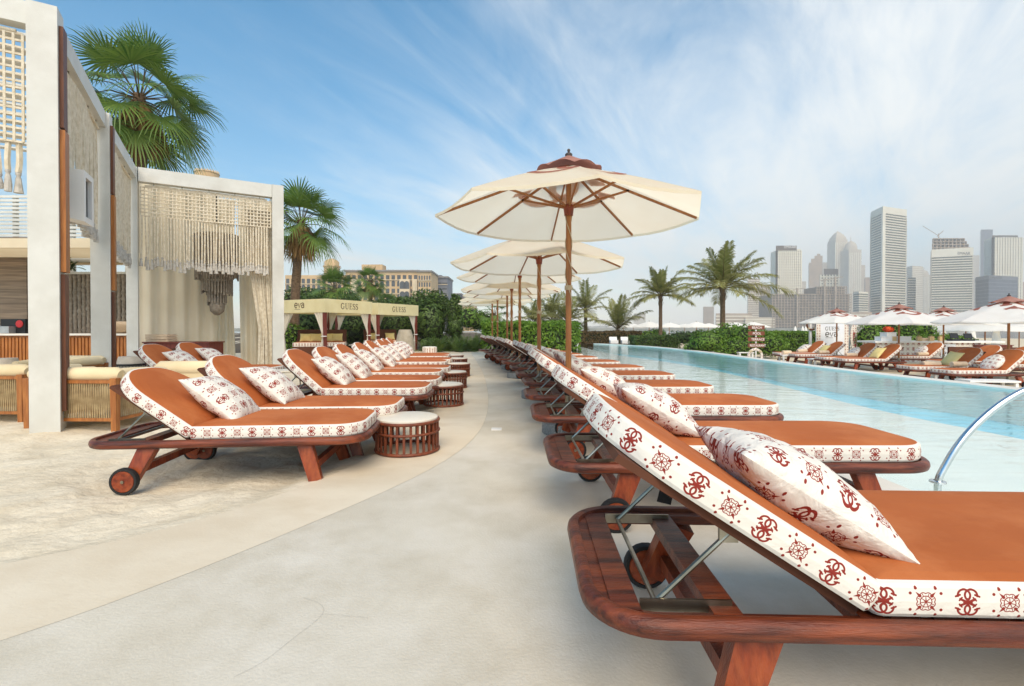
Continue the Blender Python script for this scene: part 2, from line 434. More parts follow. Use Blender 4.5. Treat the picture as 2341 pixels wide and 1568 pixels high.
M['sign'] = pmat('brown sign board', lin(122, 66, 44), lin(110, 58, 38), 5, .6)
M['drum'] = pmat('grey drum cloth', lin(190, 180, 166), lin(170, 160, 146), 8, .9, .3, 80)
M['vase'] = pmat('grey ribbed vase', lin(170, 160, 142), lin(150, 140, 122), 7, .85, .4, 50)
M['leaf'] = pmat('green leaf', lin(88, 126, 38), lin(62, 100, 28), 3, .5, transl=.3, tone_attr=lin(138, 170, 62))
M['leaf_dark'] = pmat('dark green leaf', lin(60, 84, 34), lin(44, 68, 28), 3, .5, transl=.22, tone_attr=lin(104, 128, 56))
M['leaf_brown'] = pmat('bronze leaf', lin(96, 84, 46), lin(78, 62, 38), 3, .6, transl=.22, tone_attr=lin(124, 98, 60))
M['fan'] = pmat('fan palm leaf', lin(78, 112, 42), lin(56, 90, 34), 3, .45, transl=.25, tone_attr=lin(130, 152, 72))
M['feather'] = pmat('date palm leaf', lin(112, 120, 56), lin(88, 102, 46), 3, .5, transl=.25, tone_attr=lin(172, 164, 102))
M['dead'] = pmat('dead palm leaf', lin(150, 112, 64), lin(112, 80, 46), 4, .8, transl=.15, tone_attr=lin(176, 140, 90))
M['trunk'] = pmat('palm trunk', lin(128, 104, 80), lin(92, 72, 54), 9, .9, .8, 30, (1, 1, 3))
M['soil'] = pmat('planting soil', lin(96, 80, 60), lin(74, 62, 46), 5, .95, .4, 20)

# ================================================================== GROUND, TERRACE, POOL
def smooth_pts(pts, it=3):
    for _ in range(it):
        q = [pts[0]]
        for a, b in zip(pts[:-1], pts[1:]):
            q.append((a[0] * .75 + b[0] * .25, a[1] * .75 + b[1] * .25)); q.append((a[0] * .25 + b[0] * .75, a[1] * .25 + b[1] * .75))
        q.append(pts[-1]); pts = q
    return pts
def curve_x(pts):
    p = smooth_pts(pts); ys = [a[1] for a in p]; xs = [a[0] for a in p]
    return lambda y: float(np.interp(y, ys, xs))
xs_ = curve_x([(-14, -3), (-6.2, .2), (-4.2, 1.05), (-3.05, 1.72), (-2.33, 2.23), (-1.95, 2.52), (-1.62, 2.94), (-1.33, 3.54), (-1.17, 4.14), (-1.05, 5.2), (-1.0, 6.65), (-1.12, 9.2), (-1.36, 11), (-1.75, 13.5), (-2.2, 15.5), (-2.9, 18), (-4.2, 22), (-12, 40), (-30, 110)])
xj_ = curve_x([(-12, -4), (-5, -1.0), (-3.2, .4), (-2.3, 1.16), (-1.75, 1.68), (-1.47, 2.06), (-1.12, 2.68), (-.68, 3.54), (-.40, 4.45), (-.29, 5.7), (-.37, 7.96), (-.69, 11.9), (-1.15, 16), (-1.75, 21), (-2, 24)])
xp_ = curve_x([(2.62, -6), (2.62, 1), (2.66, 3), (2.64, 5), (2.58, 6.9), (2.44, 8.2), (2.26, 9.4), (2.02, 11), (1.75, 13), (1.5, 15.3), (1.3, 17.5), (1.2, 20), (2.6, 23), (3.45, 25.3), (4.0, 30), (4.7, 34.6), (5, 36)])
xr_ = curve_x([(9.1, -8), (8.95, 5), (8.9, 8.5), (8.55, 11.5), (8.42, 15.5), (8.7, 22.8), (7.95, 30.5), (5.6, 34.7), (5.05, 36)])
M['concrete'] = pmat('polished grey concrete', lin(210, 201, 183), lin(188, 177, 156), 1.2, .46, .16, 80, c3=lin(215, 207, 192), scale3=1.6, rand=False, lo=.36, hi=.66, spec=.35, detail=12, nrough=.66)
M['band'] = pmat('warm beige concrete', lin(222, 209, 186), lin(212, 197, 172), .9, .5, .08, 45, c3=lin(204, 187, 160), scale3=1.4, rand=False, stretch=(1, 1.6, 1), spec=.3, detail=12, nrough=.66)
M['sand'] = pmat('pale beach sand', lin(224, 211, 187), lin(209, 195, 170), 1.3, .95, .8, 18, c3=lin(199, 184, 158), scale3=3.2, rand=False, spec=.1, detail=12, nrough=.62)
M['sand_far'] = pmat('far deck sand', lin(214, 198, 170), lin(200, 182, 152), .8, .95, .2, 10, rand=False)
M['coping'] = pmat('white pool coping', lin(226, 220, 208), lin(214, 207, 194), 1.6, .5, .03, 40, rand=False)
M['ledge'] = pmat('pale pool ledge tile', lin(240, 240, 226), lin(230, 233, 220), 1.2, .5, rand=False)
M['deep'] = pmat('aqua pool tile', lin(148, 224, 238), lin(118, 210, 230), .7, .5, rand=False)

def strip(name, xa, xb, ys, z, mat, cols=6, kind='structure', zf=None):
    V = []; Fc = []
    for i, y in enumerate(ys):
        a, b = xa(y), xb(y)
        for j in range(cols + 1):
            x = a + (b - a) * j / cols; V.append((x, y, zf(x, y) if zf else z))
    for i in range(len(ys) - 1):
        for j in range(cols):
            o = i * (cols + 1) + j; Fc.append((o, o + 1, o + cols + 2, o + cols + 1))
    mb = MB(); mb.add(V, Fc); o = mb.build(name, mat, smooth=60); tag(o, kind=kind); return o
ysn = [-3 + .1 * i for i in range(60)] + [3 + .25 * i for i in range(84)]
strip('terrace', xj_, lambda y: xp_(y) - .30, ysn, 0.0, M['concrete'], 10)
strip('path', xs_, lambda y: xj_(y) - .003, ysn, 0.0, M['band'], 6)
strip('joint_bed', lambda y: xj_(y) - .02, lambda y: xj_(y) + .001, ysn, -0.003, pmat('dark joint', lin(186, 176, 160), rand=False), 1)
yp = [-5 + .25 * i for i in range(160)]
strip('pool_kerb', lambda y: xp_(y) - .30, xp_, yp, 0.006, M['coping'], 2)

def sand_z(x, y):
    e = xs_(y) - x
    k = min(1.0, max(0, e) / .35)
    n = mnoise.noise(Vector((x * .9, y * .9, 1.3))) * .04 + mnoise.noise(Vector((x * 2.7, y * 2.7, 5.1))) * .026
    n += max(0, mnoise.noise(Vector((x * 5.5, y * 5.5, 9.1)))) * .022 - max(0, mnoise.noise(Vector((x * 7.5, y * 7.5, 3.7))) - .1) * .035
    return -.002 - k * .05 + k * n * (1 if y < 14 else .4) + (.0 if e > .02 else -.004)
def make_sand():
    V = []; Fc = []
    ys = [-2 + .05 * i for i in range(150)] + [5.5 + .12 * i for i in range(100)] + [17.5 + .8 * i for i in range(20)] + [34 + 6 * i for i in range(14)]
    us = [0, .015, .04, .08] + [.13 + .055 * i for i in range(90)] + [5.1 + .22 * i for i in range(30)] + [12 + 2.2 * i for i in range(12)] + [45, 60, 90, 200]
    for y in ys:
        xe = xs_(y)
        for u in us: V.append((xe - u + .03, y, sand_z(xe - u, y)))
    k = len(us)
    for i in range(len(ys) - 1):
        for j in range(k - 1):
            o = i * k + j; Fc.append((o, o + k, o + k + 1, o + 1))
    mb = MB(); mb.add(V, Fc); tag(mb.build('sand', M['sand'], smooth=180), kind='structure')
make_sand()
# planted ground behind the row, far deck, far ground, sea
def sheet(name, poly, z, mat):
    mb = MB(); mb.add([(x, y, z) for x, y in poly], [tuple(range(len(poly)))]); return tag(mb.build(name, mat), kind='structure')
sheet('planting_ground', [(-60, 22.3), (3.2, 22.3), (4.2, 31), (5.2, 36), (7.8, 31.5), (9.6, 40), (9.6, 112), (-60, 112)], -.045, M['soil'])
ZD = -.37
strip('far_deck', lambda y: xr_(y) + .42, lambda y: 70, [-8 + 1.0 * i for i in range(45)] + [40, 60, 112], ZD, M['sand_far'], 3)
yr = [-7 + .5 * i for i in range(84)]
strip('pool_rim', lambda y: xr_(y), lambda y: xr_(y) + .42, yr, 0.0, M['coping'], 2)
def wall_strip(name, xf, ys, z0, z1, mat):
    mb = MB(); V = []
    for y in ys: V += [(xf(y), y, z0), (xf(y), y, z1)]
    mb.add(V, [(2 * i, 2 * i + 2, 2 * i + 3, 2 * i + 1) for i in range(len(ys) - 1)]); return tag(mb.build(name, mat, smooth=60), kind='structure')
wall_strip('rim_face', lambda y: xr_(y) + .42, yr, ZD - .05, 0, M['coping'])
wall_strip('pool_side', lambda y: xr_(y), yr, -1.4, 0, M['ledge'])
wall_strip('pool_side', xp_, yp, -1.4, 0.006, M['ledge'])
xl_ = curve_x([(6.0, -6), (5.8, 5), (5.45, 7.3), (5.9, 12), (5.9, 17), (4.6, 23), (4.6, 36)])
strip('pool_floor', lambda y: xp_(y) - .02, xl_, [-6 + .5 * i for i in range(83)], -.16, M['ledge'], 4)
strip('pool_floor', lambda y: xl_(y), lambda y: max(xl_(y) + .05, xr_(y) + .02), [-6 + .5 * i for i in range(83)], -.62, M['deep'], 4)
wall_strip('pool_step', xl_, [-6 + .5 * i for i in range(83)], -1.2, -.16, M['ledge'])
def water_mat(name, tint, wscale, bump, rough=.03, deepc=None):
    m = bpy.data.materials.new(name); m.use_nodes = True; nt = m.node_tree; N = nt.nodes; Lk = nt.links
    N.remove(N['Principled BSDF']); out = N['Material Output']
    tc = N.new('ShaderNodeTexCoord'); mp = N.new('ShaderNodeMapping'); mp.inputs['Scale'].default_value = (.55, 1.5, 1); mp.inputs['Rotation'].default_value = (0, 0, R(12))
    Lk.new(tc.outputs['Object'], mp.inputs[0])
    n = N.new('ShaderNodeTexNoise'); n.inputs['Scale'].default_value = wscale; n.inputs['Detail'].default_value = 4; n.inputs['Distortion'].default_value = .7
    Lk.new(mp.outputs[0], n.inputs[0])
    bp = N.new('ShaderNodeBump'); bp.inputs['Strength'].default_value = bump; bp.inputs['Distance'].default_value = .1; Lk.new(n.outputs[0], bp.inputs['Height'])
    gl = N.new('ShaderNodeBsdfGlossy'); gl.inputs['Roughness'].default_value = rough; Lk.new(bp.outputs[0], gl.inputs['Normal'])
    if deepc: tr = N.new('ShaderNodeBsdfDiffuse'); tr.inputs['Color'].default_value = (*deepc, 1)
    else: tr = N.new('ShaderNodeBsdfTransparent'); tr.inputs['Color'].default_value = (*tint, 1)
    fr = N.new('ShaderNodeFresnel'); fr.inputs['IOR'].default_value = 1.33; Lk.new(bp.outputs[0], fr.inputs['Normal'])
    ge = N.new('ShaderNodeNewGeometry'); sb = N.new('ShaderNodeMath'); sb.operation = 'SUBTRACT'; sb.inputs[0].default_value = 1.0; Lk.new(ge.outputs['Backfacing'], sb.inputs[1])
    ml = N.new('ShaderNodeMath'); ml.operation = 'MULTIPLY'; Lk.new(fr.outputs[0], ml.inputs[0]); Lk.new(sb.outputs[0], ml.inputs[1])
    mx = N.new('ShaderNodeMixShader'); Lk.new(ml.outputs[0], mx.inputs[0]); Lk.new(tr.outputs[0], mx.inputs[1]); Lk.new(gl.outputs[0], mx.inputs[2])
    Lk.new(mx.outputs[0], out.inputs['Surface']); return m
M['water'] = water_mat('clear pool water', (.95, .995, 1.0), 2.6, .13)
M['sea'] = water_mat('sea water', None, .05, .3, .12, lin(110, 132, 142))
strip('pool_water', lambda y: xp_(y), lambda y: max(xr_(y), xp_(y) + .001), [-5 + .5 * i for i in range(82)], -.035, M['water'], 4)
sheet('sea', [(-1950, 100), (2950, 100), (2950, 2950), (-1950, 2950)], -2.6, M['sea'])
sheet('ground', [(-1950, -60), (2950, -60), (2950, 118), (-1950, 118)], -1.6, M['soil'])

# crack lines and a drain cover in the terrace floor
mb = MB()
mb.box((-.165, 5.22, .004), (.11, .11, .008)); tag(mb.build('drain_cover', M['white']), 'small square drain cover set in the grey floor beside the curved joint', 'drain cover')
def crack(pts, w):
    m_ = MB(); ribbon(m_, [(smooth_pts(pts, 2), [w] * len(smooth_pts(pts, 2)))], lambda u, v: (u, v, .003))
    return m_
g0 = lambda px, py: tuple(at(px, py, CAM_H * F_PX / (py - HOR)))[:2]
c_ = crack([g0(530, 1555), g0(600, 1520), g0(660, 1470), g0(740, 1410), g0(735, 1385), g0(690, 1370)], .001)
c2_ = crack([g0(740, 1408), g0(790, 1412), g0(840, 1418)], .0008); c_.add(c2_.v, c2_.f)
tag(c_.build('floor_crack', pmat('crack', lin(172, 165, 152))), kind='structure')

# ================================================================== SUN LOUNGERS
LL, LW = 2.15, .82
HX = .72                                   # hinge of the backrest, from the head end
def cushion(mb, outl, t, u0=0.0, mi_side=0, mi_top=1, tile=.205, strip_h=.084):
    """a flat cushion on its outline: printed sides, plain top; local z from 0 to t"""
    pts = densify(outl, .05); n = len(pts)
    per = [0.0]
    for i in range(n): per.append(per[-1] + math.dist(pts[i], pts[(i + 1) % n]))
    k = max(1, round(per[-1] / tile)); sc_ = k / per[-1]
    cx = sum(p[0] for p in pts) / n; cy = sum(p[1] for p in pts) / n
    nrm = []
    for i in range(n):
        a, b = pts[i - 1], pts[(i + 1) % n]; dx, dy = b[0] - a[0], b[1] - a[1]; l = math.hypot(dx, dy) or 1; nrm.append((dy / l, -dx / l))
    def ring(off, z): return [(pts[i][0] - nrm[i][0] * off, pts[i][1] - nrm[i][1] * off, z) for i in range(n)]
    rings = [ring(.006, 0), ring(0, .010), ring(-.003, t * .5), ring(0, t - .010), ring(.005, t - .002), ring(.016, t + .002)]
    vv = [.045, .085, .25, .42, .45, .455]
    for a in range(len(rings) - 1):
        vs = rings[a] + rings[a + 1]; fs = []; uvs = []
        for i in range(n):
            j = (i + 1) % n; fs.append((i, j, n + j, n + i))
            ua, ub = per[i] * sc_ + u0, per[i + 1] * sc_ + u0
            uvs.append([(ua, vv[a]), (ub, vv[a]), (ub, vv[a + 1]), (ua, vv[a + 1])])
        mb.add(vs, fs, mi_side, uvs)
    # top, slightly crowned
    tr = [ring(.016, t + .002), ring(.022, t + .004)]
    base = tr[-1]
    for s_, dz in ((.93, .010), (.78, .016), (.45, .020)):
        tr.append([(cx + (p[0] - cx) * s_, cy + (p[1] - cy) * s_, t + dz) for p in base])
    for a in range(len(tr) - 1):
        mb.add(tr[a] + tr[a + 1], [(i, (i + 1) % n, n + (i + 1) % n, n + i) for i in range(n)], mi_top)
    mb.add(tr[-1], [tuple(range(n))], mi_top)
    mb.add(rings[0], [tuple(range(n - 1, -1, -1))], mi_top)

def make_lounger(ang, label, group, bl=.80, LL=2.15):
    root = thing('sun_lounger', label, 'sun lounger', group=group)
    # frame: a bullnosed rail bent round the outline
    outl = densify(rounded(LL, LW, .20, .22, 10), .12); n = len(outl)
    prof = [(-.078, .300), (-.02, .296), (-.006, .304), (.0, .322), (-.003, .340), (-.014, .351), (-.030, .354), (-.040, .350), (-.044, .336), (-.078, .334)]
    vs = []; k = len(prof)
    for i in range(n):
        a, b = outl[i - 1], outl[(i + 1) % n]; dx, dy = b[0] - a[0], b[1] - a[1]; l = math.hypot(dx, dy); nx, ny = dy / l, -dx / l
        for o, z in prof: vs.append((outl[i][0] + nx * o, outl[i][1] + ny * o, z))
    fs = [(i * k + j, ((i + 1) % n) * k + j, ((i + 1) % n) * k + (j + 1) % k, i * k + (j + 1) % k) for i in range(n) for j in range(k)]
    mb = MB(); mb.add(vs, fs)
    mb.box((.115, 0, .322), (.075, LW - .15, .036))
    mb.build('frame', M['wood'], root, smooth=38)
    for cx, cw in ((.375, .075), (HX + .02, .06), (1.55, .07)):
        mb = MB(); mb.box((cx, 0, .318), (cw, LW - .14, .038)); mb.build('crossbeam', M['wood'], root)
    mb = MB()
    for i in range(12): mb.box((HX + .10 + i * (LL - HX - .24) / 11, 0, .338), (.075, LW - .13, .018))
    mb.build('slat_base', M['wood_dark'], root)
    for sy in (-1, 1):
        mb = MB(); mb.bar((.45, sy * .335, .302), (.355, sy * .385, .075), .06, .115, (1, 0, 0), w2=.05, h2=.085); mb.build('leg', M['wood_leg'], root)
        mb = MB(); mb.bar((LL - .44, sy * .335, .302), (LL - .33, sy * .385, -.02), .06, .10, (1, 0, 0), w2=.05, h2=.085); mb.build('leg', M['wood_leg'], root)
        mb = MB(); mb.lathe([(.004, -.022), (.070, -.022), (.074, -.016), (.074, .016), (.070, .022), (.004, .022)], 22)
        wo = mb.build('wheel', M['wood_leg'], root, smooth=40); wo.location = (.345, sy * .432, .088); wo.rotation_euler = (R(90), 0, 0)
        mb = MB(); mb.lathe([(.074, -.021), (.088, -.021), (.092, -.012), (.092, .012), (.088, .021), (.074, .021), (.074, -.021)], 22, cap=False); mb.build('tyre', M['rubber'], wo, smooth=40)
        mb = MB(); mb.lathe([(.003, -.028), (.011, -.028), (.011, .028), (.003, .028)], 10); mb.build('axle_cap', M['steel'], wo)
    mb = MB(); mb.box((.40, 0, .15), (.045, .70, .05)); mb.build('stretcher', M['wood_leg'], root)
    mb = MB(); mb.box((LL - .365, 0, .15), (.045, .70, .05)); mb.build('stretcher', M['wood_leg'], root)
    # base cushion
    mb = MB(); outl2 = [(x + HX + .005, y) for x, y in rounded(LL - HX - .035, LW - .085, .03, .20, 8)]
    cushion(mb, outl2, .086, .02); o = mb.build('base_cushion', [M['print'], M['rust']], root, smooth=50); o.location = (0, 0, .352)
    # backrest: own axis along the slope, x from the hinge (0) to the top
    rot = Matrix.Rotation(-(math.pi - ang), 4, 'Y')
    back = link('backrest', None, root)
    bpy.data.objects.remove(back)
    def place_back(o): o.location = (HX - .005, 0, .352); o.rotation_euler = (0, -(math.pi - ang), 0)
    mb = MB(); outl3 = rounded(bl, LW - .085, .02, .29, 9)
    # built mirrored so that the plain face looks up once the cushion is folded back
    sub = MB(); cushion(sub, outl3, .082, .11)
    vs = [(-x, y, z) for x, y, z in sub.v]; sub.v = vs; sub.f = [tuple(reversed(f)) for f in sub.f]; sub.uv = [list(reversed(u)) if u else None for u in sub.uv]
    o = sub.build('back_cushion', [M['print'], M['rust']], root, smooth=50)
    o.location = (HX - .005, 0, .356); o.rotation_euler = (0, ang, 0)
    mb = MB(); mb.box((-bl * .46, 0, -.014), (bl * .92, LW - .16, .022)); o = mb.build('back_panel', M['rust_dark'], root)
    o.location = (HX - .005, 0, .356); o.rotation_euler = (0, ang, 0)
    ca, sa = math.cos(ang), math.sin(ang)
    bp = lambda s, y, h=-.03: (HX - .005 - s * ca + h * sa * 1.0, y, .356 + s * sa + h * ca)
    mb = MB()
    for sy in (-1, 1):
        mb.bar((.155, sy * .30, .335), (.40, sy * .30, .335), .006, .034)
        mb.tube([(.20, sy * .285, .335), bp(.36, sy * .285)], .0075, 8)
        q = Vector(bp(.36, sy * .285)); mb.box(q, (.05, .012, .045))
    mb.tube([(.20, -.285, .335), (.20, .285, .335)], .0075, 8)
    mb.build('back_support', M['steel'], root, smooth=40)
    for sy in (.14,):
        mb = MB(); mb.bar(bp(.40, sy, -.034), bp(.37, sy, -.12), .05, .004, (0, 1, 0)); mb.build('strap', M['strap'], root)
    return root
def pillow_mesh(w, h, t, seed, name='scatter_pillow'):
    r_ = random.Random(seed); nu, nv = 18, 16
    def f(s): return max(0.0, 1 - s * s) ** .52
    V = []; U = []
    for side in (1, -1):
        for j in range(nv + 1):
            for i in range(nu + 1):
                u, v = math.sin(math.pi / 2 * (-1 + 2 * i / nu)), math.sin(math.pi / 2 * (-1 + 2 * j / nv))
                x = u * w / 2 * (1 - .09 * (1 - v * v)); y = v * h / 2 * (1 - .09 * (1 - u * u))
                z = side * t / 2 * (f(u) * f(v)) * (1 + .12 * mnoise.noise(Vector((u * 1.8 + seed, v * 1.8, side))))
                z += .006 * mnoise.noise(Vector((u * 5, v * 5 + seed, side * 3))) * (1 - max(abs(u), abs(v)) ** 6)
                V.append((x, y, z)); U.append((x / .22 + (0 if side > 0 else .37), y / .22))
    mb = MB(); k = (nu + 1) * (nv + 1); fs = []; uvs = []
    for s_ in (0, 1):
        for j in range(nv):
            for i in range(nu):
                a = s_ * k + j * (nu + 1) + i; q = (a, a + 1, a + nu + 2, a + nu + 1)
                if s_: q = tuple(reversed(q))
                fs.append(q); uvs.append([U[x] for x in q])
    mb.add(V, fs, 0, uvs)
    return mb
PIL = {}
def pillow(kind, mats, w, h, t, seed):
    key = (kind, seed)
    if key not in PIL:
        o = pillow_mesh(w, h, t, seed).build('scatter_pillow', mats, smooth=180); PIL[key] = o.data; bpy.data.objects.remove(o)
    return PIL[key]
def add_pillow(loc, rz, tilt, label, cat='pillow', group=None, mat='pillow', size=(.50, .46, .17), seed=1, flip=1, twist=0):
    me = pillow('sq' + mat, M[mat], *size, seed)
    j = rnd.uniform; twist = twist or R(j(-7, 7)); loc = Vector(loc) + Vector((0, j(-.03, .03), 0)); tilt += R(j(-3, 3))
    o = link('scatter_pillow', me); o.matrix_world = Matrix.Translation(loc) @ Matrix.Rotation(rz, 4, 'Z') @ Matrix.Rotation(tilt, 4, 'Y') @ Matrix.Rotation(twist, 4, 'Z')
    return tag(o, label, cat, group)
def local(loc, rz, p): return Vector(loc) + Matrix.Rotation(rz, 3, 'Z') @ Vector(p)

ORD = ['nearest', 'second', 'third', 'fourth', 'fifth', 'sixth', 'seventh', 'eighth', 'ninth', 'tenth', 'eleventh', 'twelfth', 'farthest']
GR = 'sun loungers in the row along the pool'
ANG_R, ANG_L, ANG_F = R(32.5), R(42), R(36)
protoR = make_lounger(ANG_R, 'x', GR)
# (distance, head x, yaw)
ROW_R = [(1.62, .20, -2), (3.02, .205, 0), (4.42, .17, 1), (5.66, .145, 2), (6.92, .125, 3), (8.16, .045, 5), (9.45, -.055, 6), (10.8, -.22, 7), (12.0, -.36, 9), (13.2, -.50, 10), (14.3, -.68, 11), (15.4, -.86, 12), (16.7, -1.12, 13)]
for i, (d, x, yw) in enumerate(ROW_R):
    if i > 1: yw += rnd.uniform(-1.2, 1.2); x += rnd.uniform(-.03, .03)
    lab = ('rust sun lounger nearest the camera, its mahogany frame cut by the picture edge' if i == 0 else
           'rust sun lounger at the far end of the poolside row, beside the green hedge' if i == len(ROW_R) - 1 else
           '%s rust sun lounger from the camera in the poolside row with patterned cushion sides' % ORD[i])
    put(protoR, (x, d, 0), R(yw), lab, GR, dup=i > 0)
    if i < 9:
        p = local((x, d, 0), R(yw), (.68, -.03 if i == 0 else .0, .585))
        add_pillow(p, R(yw), R(31), ('white monogram pillow on the lounger nearest the camera' if i == 0 else 'white monogram pillow on the %s lounger of the poolside row' % ORD[i]),
                   group='pillows on the poolside loungers', seed=1 + i % 3, size=(.54, .46, .23))
GL = 'sun loungers on the sand beside the path'
protoL = make_lounger(ANG_L, 'x', GL, .70, 1.97)
protoF = make_lounger(ANG_F, 'x', GL, .70, 1.95)
ZS = -.055
ROW_L = [(3.74, -3.03, 5), (4.62, -3.02, 3), (6.0, -2.97, 1), (6.88, -2.96, 0), (8.0, -3.09, 1), (8.86, -3.1, 2), (10.4, -3.3, 2), (11.2, -3.34, 3), (12.4, -3.52, 4), (13.2, -3.64, 4)]
for i, (d, x, yw) in enumerate(ROW_L):
    if i > 0: yw += rnd.uniform(-1.5, 1.5); x += rnd.uniform(-.03, .03)
    lab = 'rust sun lounger on the sand at the front left, closest to the low round table' if i == 0 else ('farthest rust sun lounger of the row on the sand' if i == 9 else '%s rust sun lounger from the camera in the row on the sand' % ORD[i])
    put(protoF if i == 0 else protoL, (x, d, ZS), R(yw), lab, GL, dup=i > 1)
    p = local((x, d, ZS), R(yw), (.76, .03 * (-1) ** i, .58 if i == 0 else .60))
    add_pillow(p, R(yw), R(40), ('white monogram pillow on the front left lounger on the sand' if i == 0 else 'white monogram pillow on the farthest lounger of the sand row' if i == 9 else 'white monogram pillow on the %s lounger of the sand row' % ORD[i]),
               group='pillows on the sand loungers', seed=1 + i % 3, size=(.50, .42, .20))
for i, (d, x, yw) in enumerate([(7.9, -6.1, 2), (8.9, -6.2, 2)]):
    put(protoL, (x, d, ZS), R(yw), ('rust sun lounger behind the cream sofa, nearer of the two' if i == 0 else 'rust sun lounger behind the cream sofa, farther of the two'), 'sun loungers behind the cream sofa')
    p = local((x, d, ZS), R(yw), (.78, 0, .60))
    add_pillow(p, R(yw), R(40), 'white monogram pillow on the %s lounger behind the cream sofa' % ('nearer' if i == 0 else 'farther'), seed=2, size=(.50, .42, .20))

# low round rattan tables
def make_table():
    t = thing('side_table', 'x', 'side table', group='round rattan tables by the path')
    r = .27
    mb = MB(); mb.lathe([(.01, .268), (r - .012, .268), (r - .004, .276), (r - .004, .290), (r - .012, .295), (.01, .296)], 40); mb.build('table_top', M['tray'], t, smooth=40)
    for z, rr, w in ((.266, r + .004, .014), (.175, r + .008, .011), (.012, r + .004, .014)):
        mb = MB(); mb.tube([(rr * math.cos(a * math.pi / 20), rr * math.sin(a * math.pi / 20), z) for a in range(41)], w, 8, cap=False); mb.build('hoop', M['rattan'], t, smooth=60)
    mb = MB()
    for k in range(30):
        a = 2 * math.pi * k / 30; mb.bar((r * math.cos(a), r * math.sin(a), .262), (r * math.cos(a), r * math.sin(a), .008), .020, .013, (math.cos(a), math.sin(a), 0))
    mb.build('stave', M['rattan'], t)
    return t
tb = make_table()
for i, (px, d) in enumerate([(931, 4.34), (1014, 6.92), (1032, 8.9), (1046, 11.0), (1044, 12.8), (1038, 14.4)]):
    x = (px - 1170.5) / F_PX * d
    lab = ['low round rattan table nearest the camera, beside the front left lounger', 'second low round rattan table from the camera along the sand', 'third low round rattan table from the camera along the sand', 'fourth low round rattan table from the camera along the sand', 'fifth low round rattan table from the camera along the sand', 'farthest low round rattan table along the sand'][i]
    put(tb, (x, d, .004 if i < 3 else 0.004), R(23 * i), lab, 'round rattan tables by the path', dup=i > 0)

